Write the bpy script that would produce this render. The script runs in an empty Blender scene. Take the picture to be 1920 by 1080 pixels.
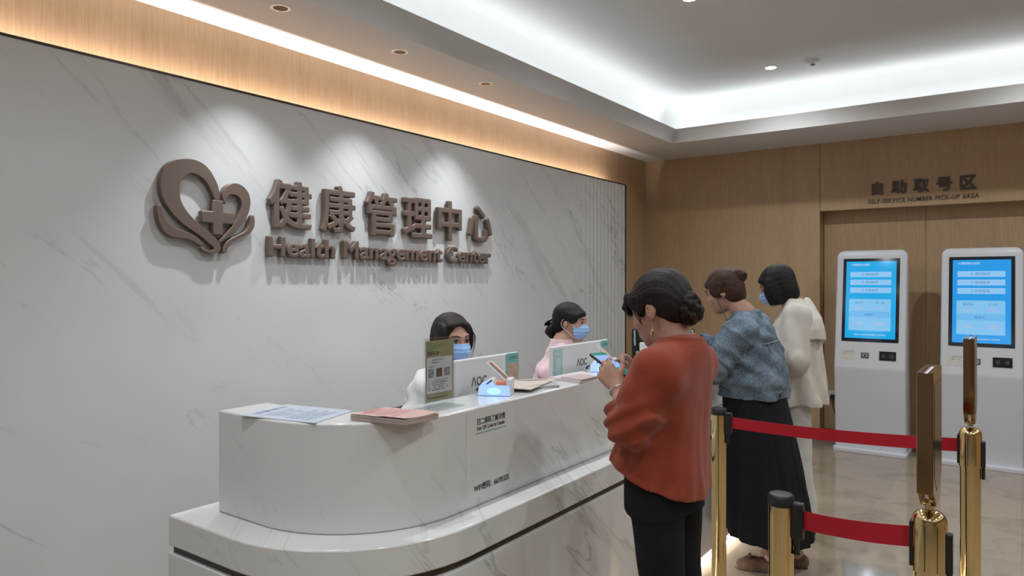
import bpy, bmesh, math, random
import numpy as np
from mathutils import Vector, Matrix, Euler
PI = math.pi
SC = bpy.context.scene
COL = SC.collection
random.seed(7)
rng = np.random.default_rng(7)

# ------------------------------------------------------------------ camera
cam_data = bpy.data.cameras.new('camera')
cam_data.sensor_width = 36.0
cam_data.lens = 36.0 * 1330.0 / 1920.0
cam_data.shift_y = -13.0 / 1920.0
cam_data.clip_start = 0.05
cam = bpy.data.objects.new('camera', cam_data)
COL.objects.link(cam)
cam.location = (0, 0, 1.55)
cam.rotation_euler = (PI / 2, 0, math.radians(35.7))
SC.camera = cam

# ------------------------------------------------------------------ colour management, world
SC.view_settings.view_transform = 'Standard'
SC.view_settings.look = 'None'
SC.view_settings.gamma = 1.0
SC.view_settings.use_curve_mapping = False
SC.view_settings.exposure = -0.23
SC.cycles.use_denoising = True
w = bpy.data.worlds.new('world')
SC.world = w
w.use_nodes = True
w.node_tree.nodes['Background'].inputs[0].default_value = (0.6, 0.65, 0.7, 1)
w.node_tree.nodes['Background'].inputs[1].default_value = 0.05

# ------------------------------------------------------------------ lamps of the room
# room measures
XW, YB, ZC = -3.446, 7.40, 2.895       # wood wall, back wall, soffit height
XM = -3.33                             # face of the stone feature wall
XR, YF = 4.2, -3.6                     # right wall, wall behind the camera
ZT = 3.30                              # upper ceiling
TX0, TX1, TY0, TY1 = -2.773, 3.3, -2.7, 6.544   # tray opening

def area(name, loc, size, size_y, power, color, rot=(0, 0, 0), shape='RECTANGLE', spread=180):
    l = bpy.data.lights.new(name, 'AREA')
    l.shape = shape
    l.size = size
    if shape in ('RECTANGLE', 'ELLIPSE'):
        l.size_y = size_y
    l.energy = power
    l.color = color
    l.spread = math.radians(spread)
    o = bpy.data.objects.new(name, l)
    COL.objects.link(o)
    o.location = loc
    o.rotation_euler = rot
    return o

COOL = (0.86, 0.94, 1.0)
WARM = (1.0, 0.80, 0.60)
UP = (PI, 0, 0)
COVE = 5.0                             # watts per metre of cove strip
cy, cx = (TY0 + TY1) / 2, (TX0 + TX1) / 2
LY, LX = TY1 - TY0, TX1 - TX0
area('cove_lamp_left', (TX0 - .02, cy, 2.992), .02, LY, COVE * LY * .45, COOL, UP)
area('cove_lamp_right', (TX1 + .02, cy, 2.992), .02, LY, COVE * LY * .45, COOL, UP)
area('cove_lamp_back', (cx, TY1 + .02, 2.992), LX, .02, COVE * LX * .45, COOL, UP)
area('cove_lamp_front', (cx, TY0 - .02, 2.992), LX, .02, COVE * LX * .45, COOL, UP)
# strip hidden behind the top edge of the stone wall
area('wall_wash_lamp', (-3.40, 2.9, 2.44), .015, 7.0, 50, (1.0, .90, .87), UP)
# strip under the counter
area('counter_toe_lamp', (-1.475, 3.4, .056), .012, 3.9, 19, (1.0, .95, .88), (0, math.radians(-38), 0))

def spot(name, loc, power, ang, blend, color=COOL, rot=(0, 0, 0), radius=.02):
    l = bpy.data.lights.new(name, 'SPOT')
    l.energy = power
    l.color = color
    l.spot_size = math.radians(ang)
    l.spot_blend = blend
    l.shadow_soft_size = radius
    o = bpy.data.objects.new(name, l)
    COL.objects.link(o)
    o.location = loc
    o.rotation_euler = rot
    return o

SOFFIT_SPOTS = [(-2.962, 2.17), (-2.962, 2.995), (-2.962, 3.82)]
for i, (x, y) in enumerate(SOFFIT_SPOTS):
    spot('soffit_spot_lamp', (x, y, ZC - .006), 92, 86, .75)
DOWNLIGHTS = [(x, y) for x in (-1.67, .25, 2.1) for y in (5.96, 4.21, 2.46, .71, -1.04)]
for x, y in DOWNLIGHTS:
    area('ceiling_downlight_lamp', (x, y, ZT - .012), .085, .085, 15.5, (.91, .965, 1.0), (0, 0, 0), 'DISK', 150)

# ================================================================== helpers
def children(o):
    return [c for c in bpy.data.objects if c.parent == o]

def tag(o, label=None, cat=None, group=None, kind=None):
    if label: o['label'] = label
    if cat: o['category'] = cat
    if group: o['group'] = group
    if kind: o['kind'] = kind
    return o

def thing(name, label, cat, loc=(0, 0, 0), rz=0.0, group=None):
    o = bpy.data.objects.new(name, None)
    o.empty_display_size = .1
    COL.objects.link(o)
    o.location = loc
    o.rotation_euler = (0, 0, rz)
    return tag(o, label, cat, group)

def mesh_obj(name, me, mat=None, parent=None, smooth=False, bevel=0, segs=2, ang=35):
    o = bpy.data.objects.new(name, me)
    COL.objects.link(o)
    if mat is not None:
        me.materials.clear()
        me.materials.append(mat)
    if parent is not None:
        o.parent = parent
    if smooth:
        me.polygons.foreach_set('use_smooth', [True] * len(me.polygons))
    if bevel:
        m = o.modifiers.new('bevel', 'BEVEL')
        m.width = bevel
        m.segments = segs
        m.limit_method = 'ANGLE'
        m.angle_limit = math.radians(ang)
        m.harden_normals = False
    return o

def obj(name, bm, mat=None, parent=None, smooth=False, bevel=0, segs=2, ang=35):
    me = bpy.data.meshes.new(name)
    bmesh.ops.recalc_face_normals(bm, faces=bm.faces)
    bm.to_mesh(me)
    bm.free()
    return mesh_obj(name, me, mat, parent, smooth, bevel, segs, ang)

def autosmooth(o, ang=40):
    me = o.data
    me.polygons.foreach_set('use_smooth', [True] * len(me.polygons))
    me.set_sharp_from_angle(angle=math.radians(ang))
    return o

def box(bm, lo, hi, rot=None, about=None):
    (x0, y0, z0), (x1, y1, z1) = lo, hi
    vs = [bm.verts.new(p) for p in ((x0, y0, z0), (x1, y0, z0), (x1, y1, z0), (x0, y1, z0),
                                     (x0, y0, z1), (x1, y0, z1), (x1, y1, z1), (x0, y1, z1))]
    for f in ((3, 2, 1, 0), (4, 5, 6, 7), (0, 1, 5, 4), (1, 2, 6, 5), (2, 3, 7, 6), (3, 0, 4, 7)):
        bm.faces.new([vs[i] for i in f])
    if rot is not None:
        a = Vector(about or ((x0 + x1) / 2, (y0 + y1) / 2, (z0 + z1) / 2))
        for v in vs:
            v.co = a + rot @ (v.co - a)
    return vs

def new_box(lo, hi):
    bm = bmesh.new()
    box(bm, lo, hi)
    return bm

def lathe(bm, prof, n=32, c=(0, 0, 0), axis='Z', caps=True):
    rings = []
    for r, z in prof:
        ring = []
        for i in range(n):
            a = 2 * PI * i / n
            p = (r * math.cos(a), r * math.sin(a), z)
            if axis == 'X': p = (z, p[0], p[1])
            if axis == 'Y': p = (p[0], z, p[1])
            ring.append(bm.verts.new((c[0] + p[0], c[1] + p[1], c[2] + p[2])))
        rings.append(ring)
    for a, b in zip(rings, rings[1:]):
        for i in range(n):
            bm.faces.new((a[i], a[(i + 1) % n], b[(i + 1) % n], b[i]))
    if caps:
        bm.faces.new(list(reversed(rings[0])))
        bm.faces.new(rings[-1])
    return bm

def tube(bm, pts, r, n=10, closed=False):
    pts = [Vector(p) for p in pts]
    N = len(pts)
    rr = r if isinstance(r, (list, tuple)) else [r] * N
    rings = []
    ref = Vector((0, 0, 1))
    for i, p in enumerate(pts):
        if closed:
            d = pts[(i + 1) % N] - pts[i - 1]
        else:
            d = pts[min(i + 1, N - 1)] - pts[max(i - 1, 0)]
        d.normalize()
        if i == 0:
            u = d.cross(ref)
            if u.length < 1e-3: u = d.cross(Vector((1, 0, 0)))
        else:
            u = u - d * u.dot(d)
        u.normalize()
        v = d.cross(u)
        rings.append([bm.verts.new(p + (u * math.cos(2 * PI * k / n) + v * math.sin(2 * PI * k / n)) * rr[i]) for k in range(n)])
    pairs = list(zip(rings, rings[1:]))
    if closed: pairs.append((rings[-1], rings[0]))
    for a, b in pairs:
        for k in range(n):
            bm.faces.new((a[k], a[(k + 1) % n], b[(k + 1) % n], b[k]))
    if not closed:
        bm.faces.new(list(reversed(rings[0])))
        bm.faces.new(rings[-1])
    return bm

def smooth_path(pts, k=6, closed=False):
    """Catmull-Rom through the points"""
    P = [Vector(p) for p in pts]
    n = len(P)
    out = []
    rngi = range(n) if closed else range(n - 1)
    for i in rngi:
        p0 = P[(i - 1) % n] if closed or i > 0 else P[0]
        p1, p2 = P[i], P[(i + 1) % n]
        p3 = P[(i + 2) % n] if closed or i + 2 < n else P[-1]
        for j in range(k):
            t = j / k
            out.append(.5 * ((2 * p1) + (p2 - p0) * t + (2 * p0 - 5 * p1 + 4 * p2 - p3) * t * t + (3 * p1 - p0 - 3 * p2 + p3) * t ** 3))
    if not closed: out.append(P[-1])
    return out

def prism(bm, outline, M, z0, z1):
    """extrude a 2-D outline (u, v) from depth z0 to z1; M maps (u, v, w) to space"""
    n = len(outline)
    a = [bm.verts.new(M @ Vector((p[0], p[1], z0))) for p in outline]
    b = [bm.verts.new(M @ Vector((p[0], p[1], z1))) for p in outline]
    bm.faces.new(list(reversed(a)))
    bm.faces.new(b)
    for i in range(n):
        bm.faces.new((a[i], a[(i + 1) % n], b[(i + 1) % n], b[i]))
    return bm

def frame(origin, ux, uy):
    ux, uy = Vector(ux).normalized(), Vector(uy).normalized()
    uz = ux.cross(uy)
    M = Matrix((ux, uy, uz)).transposed().to_4x4()
    M.translation = Vector(origin)
    return M

def rrect(x0, y0, x1, y1, r, n=5):
    out = []
    for cx_, cy_, a0 in ((x1 - r, y1 - r, 0), (x0 + r, y1 - r, 90), (x0 + r, y0 + r, 180), (x1 - r, y0 + r, 270)):
        for i in range(n + 1):
            a = math.radians(a0 + 90 * i / n)
            out.append((cx_ + r * math.cos(a), cy_ + r * math.sin(a)))
    return out

# lettering ---------------------------------------------------------
def text_mesh(s, height, depth=0.0, bold=0.0, bevel=0.0, width=None, space=1.0, spread_pts=None):
    """mesh of a line of text, lower left at (0, 0); height = height of its box"""
    c = bpy.data.curves.new('lettering', 'FONT')
    c.body = s
    c.size = 1.0
    c.offset = bold
    c.extrude = depth / height * .7 if depth else 0
    c.bevel_depth = bevel
    c.bevel_resolution = 2
    c.space_character = space
    c.resolution_u = 4
    o = bpy.data.objects.new('lettering', c)
    me = bpy.data.meshes.new_from_object(o)
    bpy.data.objects.remove(o)
    bpy.data.curves.remove(c)
    n = len(me.vertices)
    co = np.empty(n * 3)
    me.vertices.foreach_get('co', co)
    co = co.reshape(-1, 3)
    lo, hi = co.min(0), co.max(0)
    k = height / (hi[1] - lo[1])
    kx = k if width is None else width / (hi[0] - lo[0])
    co = (co - lo) * np.array([kx, k, 1])
    if depth:
        co[:, 2] *= depth / max(1e-9, co[:, 2].max())
    else:
        co[:, 2] = 0
    me.vertices.foreach_set('co', co.ravel())
    me.update()
    return me

def text_obj(name, s, M, height, mat, parent=None, **kw):
    me = text_mesh(s, height, **kw)
    me.transform(M)
    return mesh_obj(name, me, mat, parent)

def solid_text(s, x0, y0, w_, h_, depth, grow, rnd, res):
    """heavy rounded lettering: the outline of the glyphs grown by `grow`, filling the box (x0, y0, w_, h_)"""
    g = grow
    me = text_mesh(s, h_ - 2 * g, width=w_ - 2 * g)
    bm = bmesh.new()
    bm.from_mesh(me)
    bpy.data.meshes.remove(me)
    bmesh.ops.remove_doubles(bm, verts=bm.verts, dist=1e-6)
    bmesh.ops.triangulate(bm, faces=bm.faces)
    tri = np.array([[v.co[:2] for v in f.verts] for f in bm.faces]) + np.array((x0 + g, y0 + g))
    seg = np.array([[v.co[:2] for v in e.verts] for e in bm.edges if len(e.link_faces) == 1]) + np.array((x0 + g, y0 + g))
    bm.free()
    V = Vol((x0 - 3 * res, y0 - 3 * res, -2 * res), (x0 + w_ + 3 * res, y0 + h_ + 3 * res, depth + 2 * res), res)
    X, Y = np.meshgrid(V.ax[0], V.ax[1], indexing='ij')
    D2 = np.full(X.shape, 1e3)
    m = g + 4 * res + .01
    for a, b in seg:
        i0, i1 = np.searchsorted(V.ax[0], (min(a[0], b[0]) - m, max(a[0], b[0]) + m))
        j0, j1 = np.searchsorted(V.ax[1], (min(a[1], b[1]) - m, max(a[1], b[1]) + m))
        x, y = X[i0:i1, j0:j1], Y[i0:i1, j0:j1]
        d = b - a
        t = np.clip(((x - a[0]) * d[0] + (y - a[1]) * d[1]) / max(1e-12, d @ d), 0, 1)
        D2[i0:i1, j0:j1] = np.minimum(D2[i0:i1, j0:j1], np.hypot(x - a[0] - t * d[0], y - a[1] - t * d[1]))
    ins = np.zeros(X.shape, bool)
    for p, q, r in tri:
        lo, hi = np.minimum(np.minimum(p, q), r), np.maximum(np.maximum(p, q), r)
        i0, i1 = np.searchsorted(V.ax[0], (lo[0], hi[0]))
        j0, j1 = np.searchsorted(V.ax[1], (lo[1], hi[1]))
        x, y = X[i0:i1, j0:j1], Y[i0:i1, j0:j1]
        e = lambda a, b: (b[0] - a[0]) * (y - a[1]) - (b[1] - a[1]) * (x - a[0])
        u, v, w__ = e(p, q), e(q, r), e(r, p)
        ins[i0:i1, j0:j1] |= ((u >= 0) & (v >= 0) & (w__ >= 0)) | ((u <= 0) & (v <= 0) & (w__ <= 0))
    D2 = np.where(ins, -D2, D2) - g
    Z = V.ax[2][None, None, :]
    dz = np.abs(Z - depth / 2) - depth / 2
    a_, b_ = D2[:, :, None] + rnd, dz + rnd
    V.D = (np.minimum(np.maximum(a_, b_), 0) + np.hypot(np.maximum(a_, 0), np.maximum(b_, 0)) - rnd).astype(np.float32)
    o = V.mesh('lettering', None, None, 1)
    me = o.data
    bpy.data.objects.remove(o)
    return me

def split_letters(me):
    """pieces of a text mesh, one per letter (columns that do not overlap in x)"""
    bm = bmesh.new()
    bm.from_mesh(me)
    seen, isl = set(), []
    for v in bm.verts:
        if v in seen: continue
        st, comp = [v], []
        seen.add(v)
        while st:
            a = st.pop()
            comp.append(a)
            for e in a.link_edges:
                b = e.other_vert(a)
                if b not in seen:
                    seen.add(b)
                    st.append(b)
        isl.append((min(q.co.x for q in comp), max(q.co.x for q in comp), comp))
    isl.sort(key=lambda t: t[0])
    groups = []
    for x0, x1, comp in isl:
        if groups and x0 < groups[-1][1] - .25 * min(x1 - x0, groups[-1][1] - groups[-1][0]):
            groups[-1][1] = max(groups[-1][1], x1)
            groups[-1][2] += comp
        else:
            groups.append([x0, x1, list(comp)])
    res = []
    for x0, x1, comp in groups:
        ids = set(comp)
        b2 = bmesh.new()
        mp = {v: b2.verts.new(v.co) for v in comp}
        for f in bm.faces:
            if f.verts[0] in ids:
                try: b2.faces.new([mp[v] for v in f.verts])
                except ValueError: pass
        m2 = bpy.data.meshes.new('letter')
        b2.to_mesh(m2)
        b2.free()
        res.append(m2)
    bm.free()
    return res

# materials ---------------------------------------------------------
class N:
    """tiny node-tree writer"""
    def __init__(s, name):
        s.m = bpy.data.materials.new(name)
        s.m.use_nodes = True
        s.t = s.m.node_tree
        s.b = s.t.nodes['Principled BSDF']
    def node(s, typ, **kw):
        n = s.t.nodes.new(typ)
        for k, v in kw.items(): setattr(n, k, v)
        return n
    def link(s, a, b): s.t.links.new(a, b)
    def setv(s, **kw):
        names = dict(color='Base Color', rough='Roughness', metal='Metallic', spec='Specular IOR Level', trans='Transmission Weight',
                     ior='IOR', coat='Coat Weight', coat_rough='Coat Roughness', emit='Emission Color', strength='Emission Strength',
                     sheen='Sheen Weight', sss='Subsurface Weight', alpha='Alpha')
        for k, v in kw.items():
            if isinstance(v, (tuple, list)) and len(v) == 3: v = (*v, 1)
            s.b.inputs[names[k]].default_value = v
        return s
    def geo_pos(s): return s.node('ShaderNodeNewGeometry').outputs['Position']
    def obj_pos(s): return s.node('ShaderNodeTexCoord').outputs['Object']
    def mapping(s, vec, rot=(0, 0, 0), scale=(1, 1, 1), loc=(0, 0, 0)):
        m = s.node('ShaderNodeMapping')
        m.inputs['Rotation'].default_value = rot
        m.inputs['Scale'].default_value = scale
        m.inputs['Location'].default_value = loc
        s.link(vec, m.inputs['Vector'])
        return m.outputs[0]
    def noise(s, vec, scale=5, detail=4, rough=.5, dist=0.0):
        n = s.node('ShaderNodeTexNoise')
        n.inputs['Scale'].default_value = scale
        n.inputs['Detail'].default_value = detail
        n.inputs['Roughness'].default_value = rough
        n.inputs['Distortion'].default_value = dist
        s.link(vec, n.inputs['Vector'])
        return n.outputs['Fac']
    def math(s, op, a, b=None, clamp=False):
        n = s.node('ShaderNodeMath', operation=op)
        n.use_clamp = clamp
        for i, v in enumerate((a, b)):
            if v is None: continue
            if isinstance(v, (int, float)): n.inputs[i].default_value = v
            else: s.link(v, n.inputs[i])
        return n.outputs[0]
    def ramp(s, fac, stops):
        r = s.node('ShaderNodeValToRGB')
        els = r.color_ramp.elements
        while len(els) < len(stops): els.new(.5)
        for e, (p, c) in zip(els, stops):
            e.position = p
            e.color = (*c, 1) if len(c) == 3 else c
        s.link(fac, r.inputs[0])
        return r.outputs[0]
    def mix(s, fac, a, b):
        n = s.node('ShaderNodeMix', data_type='RGBA')
        for sock, v in ((n.inputs[0], fac), (n.inputs[6], a), (n.inputs[7], b)):
            if isinstance(v, (int, float)): sock.default_value = v
            elif isinstance(v, (tuple, list)): sock.default_value = (*v, 1)
            else: s.link(v, sock)
        return n.outputs[2]
    def bump(s, h, strength=.2, dist=.01):
        n = s.node('ShaderNodeBump')
        n.inputs['Strength'].default_value = strength
        n.inputs['Distance'].default_value = dist
        s.link(h, n.inputs['Height'])
        s.link(n.outputs[0], s.b.inputs['Normal'])

def plain(name, color, rough=.5, metal=0.0, var=.04, scale=30, bump=0.0, bscale=200, **kw):
    """a plain colour with a little procedural variation"""
    n = N(name)
    n.setv(rough=rough, metal=metal, **kw)
    p = n.obj_pos()
    f = n.noise(p, scale, 3)
    c0 = tuple(max(0, c * (1 - var)) for c in color)
    c1 = tuple(min(1, c * (1 + var)) for c in color)
    n.link(n.ramp(f, [(.3, c0), (.7, c1)]), n.b.inputs['Base Color'])
    if bump:
        n.bump(n.noise(p, bscale, 2), bump, .002)
    return n.m

def glow(name, color, strength, base=(.02, .02, .02), rough=.15):
    n = N(name)
    n.setv(color=base, rough=rough, emit=color, strength=strength)
    return n.m

def marble(name, base=(.62, .615, .605), rough=.16):
    n = N(name)
    n.setv(rough=rough, spec=.5)
    p = n.geo_pos()
    # the veins fall away to the right on every upright face
    d = Vector((.55, .55, -.63)).normalized()
    e1 = Vector((-.497, -.497, -.518)).normalized()
    e2 = Vector((.7, -.7, 0))
    def axis(v, s):
        dp = n.node('ShaderNodeVectorMath', operation='DOT_PRODUCT')
        n.link(p, dp.inputs[0])
        dp.inputs[1].default_value = tuple(v * s)
        return dp.outputs['Value']
    def coords(sd, s1, s2, off=0.0):
        cmb = n.node('ShaderNodeCombineXYZ')
        for i, a in enumerate((axis(d, sd), axis(e1, s1), axis(e2, s2))):
            n.link(n.math('ADD', a, off + i * 3.1), cmb.inputs[i])
        return cmb.outputs[0]
    def vein(c, scale, width, dist):
        f = n.noise(c, scale, 6, .55, dist)
        a = n.math('ABSOLUTE', n.math('SUBTRACT', f, .5))
        return n.math('SUBTRACT', 1.0, n.math('DIVIDE', a, width), clamp=True)
    c = coords(.30, 1.7, .02)
    v1 = n.math('MULTIPLY', vein(c, 1.3, .007, .22), n.ramp(n.noise(coords(.6, 1, .02, 4), 1.6, 2), [(.48, (0, 0, 0)), (.66, (1, 1, 1))]))
    v2 = n.math('MULTIPLY', vein(coords(.42, 2.6, .02, 9), 2.0, .009, .16), n.ramp(n.noise(coords(.8, 1.2, .02, 14), 2.1, 2), [(.5, (0, 0, 0)), (.64, (1, 1, 1))]))
    blot = n.math('MULTIPLY', n.ramp(n.noise(coords(.30, 2.6, .02, 21), 2.2, 7, .62), [(.60, (0, 0, 0)), (.72, (1, 1, 1))]), .35)
    v = n.math('ADD', n.math('MULTIPLY', v1, .52), n.math('ADD', n.math('MULTIPLY', v2, .38), blot), clamp=True)
    cloud = n.noise(p, .9, 3)
    b = n.ramp(cloud, [(.3, tuple(q * .965 for q in base)), (.7, base)])
    n.link(n.mix(v, b, (.20, .20, .20)), n.b.inputs['Base Color'])
    return n.m

def wood(name, c0, c1, rough=.42):
    n = N(name)
    n.setv(rough=rough)
    p = n.geo_pos()
    g = n.noise(n.mapping(p, scale=(60, 60, 1.6)), 2.2, 5, .6, .3)
    h = n.noise(n.mapping(p, scale=(7, 7, .35)), 1.0, 3, .5, .6)
    t = n.noise(n.mapping(p, scale=(260, 260, 9)), 1.0, 2)
    f = n.math('ADD', n.math('MULTIPLY', g, .45), n.math('ADD', n.math('MULTIPLY', h, .2), n.math('MULTIPLY', t, .35)))
    n.link(n.ramp(f, [(.36, c0), (.64, c1)]), n.b.inputs['Base Color'])
    n.bump(t, .05, .001)
    return n.m

def floor_mat():
    n = N('polished_stone_floor')
    n.setv(rough=.07, spec=.5)
    p = n.geo_pos()
    br = n.node('ShaderNodeTexBrick')
    br.offset = 0.0
    br.inputs['Scale'].default_value = 1.0
    br.inputs['Brick Width'].default_value = .8
    br.inputs['Row Height'].default_value = .8
    br.inputs['Mortar Size'].default_value = .0015
    br.inputs['Color1'].default_value = (.35, .285, .215, 1)
    br.inputs['Color2'].default_value = (.30, .245, .185, 1)
    br.inputs['Mortar'].default_value = (.25, .21, .17, 1)
    n.link(p, br.inputs['Vector'])
    f1 = n.noise(p, 2.6, 9, .62, .7)
    f2 = n.noise(p, 7.5, 8, .7, .5)
    cloud = n.ramp(f1, [(.30, (.62, .59, .54)), (.5, (1, 1, 1)), (.72, (1.0, .96, .90))])
    mul = n.node('ShaderNodeMix', data_type='RGBA', blend_type='MULTIPLY')
    mul.inputs[0].default_value = .75
    n.link(br.outputs['Color'], mul.inputs[6])
    n.link(cloud, mul.inputs[7])
    sp = n.ramp(f2, [(.56, (0, 0, 0)), (.68, (1, 1, 1))])
    n.link(n.mix(n.math('MULTIPLY', sp, .38), mul.outputs[2], (.24, .20, .15)), n.b.inputs['Base Color'])
    return n.m

def fabric(name, color, var=.10, rough=.85, weave=900, bump=.25, fold=0.0, sheen=.15):
    n = N(name)
    n.setv(rough=rough, sheen=sheen, spec=.25)
    p = n.obj_pos()
    f = n.noise(p, 14, 4)
    c0 = tuple(c * (1 - var) for c in color)
    c1 = tuple(min(1, c * (1 + var)) for c in color)
    n.link(n.ramp(f, [(.3, c0), (.7, c1)]), n.b.inputs['Base Color'])
    h = n.math('ADD', n.noise(p, weave, 2), n.math('MULTIPLY', n.noise(p, 22, 4, .55, .8), 3.0))
    n.bump(h, bump, .004)
    return n.m

def denim_mat():
    n = N('washed_denim')
    n.setv(rough=.85, spec=.2)
    p = n.obj_pos()
    f = n.noise(p, 9, 6, .65, .6)
    g = n.noise(n.mapping(p, scale=(500, 500, 120)), 1.0, 2)
    k = n.noise(p, 130, 3)
    f = n.math('ADD', n.math('MULTIPLY', f, .36), n.math('ADD', n.math('MULTIPLY', g, .36), n.math('MULTIPLY', k, .28)))
    n.link(n.ramp(f, [(.38, (.045, .068, .098)), (.50, (.115, .155, .20)), (.62, (.25, .31, .37))]), n.b.inputs['Base Color'])
    n.bump(f, .35, .004)
    return n.m

def hair_mat(name, c0=(.004, .0035, .0035), c1=(.018, .013, .011), sc=(240, 240, 10)):
    n = N(name)
    n.setv(rough=.5, spec=.22)
    p = n.obj_pos()
    g = n.noise(n.mapping(p, scale=sc), 1.0, 3, .6, .4)
    n.link(n.ramp(g, [(.35, c0), (.7, c1)]), n.b.inputs['Base Color'])
    n.bump(g, .6, .004)
    return n.m

def skin_mat(name='skin', c=(.42, .235, .165)):
    n = N(name)
    n.setv(rough=.48, spec=.4, sss=.12)
    n.b.inputs['Subsurface Radius'].default_value = (.012, .005, .003)
    p = n.obj_pos()
    f = n.noise(p, 40, 4)
    r = n.noise(p, 9, 2)
    a = n.ramp(f, [(.3, tuple(q * .93 for q in c)), (.7, tuple(q * 1.05 for q in c))])
    n.link(n.mix(n.math('MULTIPLY', n.ramp(r, [(.45, (0, 0, 0)), (.7, (1, 1, 1))]), .22), a, (c[0] * 1.02, c[1] * .84, c[2] * .8)), n.b.inputs['Base Color'])
    n.bump(n.noise(p, 500, 2), .05, .001)
    return n.m

def glass_mat(name, rough=.02, tint=(.96, .98, .98)):
    n = N(name)
    n.setv(color=tint, rough=rough, trans=1.0, ior=1.3)
    return n.m

M_MARBLE = marble('veined_white_stone')
M_COUNTER = marble('veined_counter_stone', (.66, .655, .645), .12)
M_WOOD = wood('oak_veneer', (.39, .255, .140), (.52, .360, .215))
M_PAINT = plain('ceiling_paint', (.70, .69, .68), .8, var=.01, scale=3)
M_WALLP = plain('pale_wall_paint', (.42, .39, .35), .8, var=.02, scale=3)
M_FLOOR = floor_mat()
M_DARK = plain('dark_bronze_trim', (.055, .040, .033), .35, .4)
M_BRONZE = plain('bronze_lacquer', (.165, .118, .094), .42, .25, var=.03)
M_BRASS = plain('polished_gold_steel', (.80, .63, .33), .10, 1.0, var=.02, scale=8)
M_GOLDDARK = plain('rose_gold_steel', (.36, .235, .13), .07, 1.0, var=.02, scale=8)
M_BLACK = plain('black_plastic', (.012, .012, .013), .38)
M_RED = fabric('red_webbing', (.40, .006, .018), .05, .7, 1200, .15)
M_WHITEP = plain('white_plastic', (.68, .69, .71), .35, var=.015)
M_KIOSK = plain('kiosk_white_lacquer', (.60, .61, .65), .42, var=.012, scale=4)
M_CHROME = plain('chrome', (.75, .75, .76), .12, 1.0)
M_PAPER = plain('paper', (.66, .65, .66), .6, var=.02)
M_INK = plain('dark_ink', (.03, .035, .05), .55)
M_GREYINK = plain('grey_ink', (.10, .10, .115), .5)
def acrylic(name):
    n = N(name)
    tr = n.node('ShaderNodeBsdfTransparent')
    tr.inputs[0].default_value = (.95, .97, .97, 1)
    gl = n.node('ShaderNodeBsdfGlossy')
    gl.inputs['Roughness'].default_value = .05
    lw = n.node('ShaderNodeLayerWeight')
    mx = n.node('ShaderNodeMixShader')
    n.link(n.math('ADD', n.math('MULTIPLY', n.math('POWER', lw.outputs['Facing'], 4.0), .6), .05, clamp=True), mx.inputs[0])
    n.link(tr.outputs[0], mx.inputs[1])
    n.link(gl.outputs[0], mx.inputs[2])
    n.link(mx.outputs[0], n.t.nodes['Material Output'].inputs['Surface'])
    return n.m
M_ACRYL = acrylic('clear_acrylic')
M_TEAL = plain('teal_print', (.16, .42, .40), .5)

# ================================================================== people: smooth volumes turned into surfaces
def V3(*p): return np.array(p, dtype=np.float64)
def nz(v):
    v = np.asarray(v, float)
    return v / np.linalg.norm(v)
def rotm(rx=0, ry=0, rz=0):
    return np.array(Euler((math.radians(rx), math.radians(ry), math.radians(rz)), 'XYZ').to_matrix())

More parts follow.
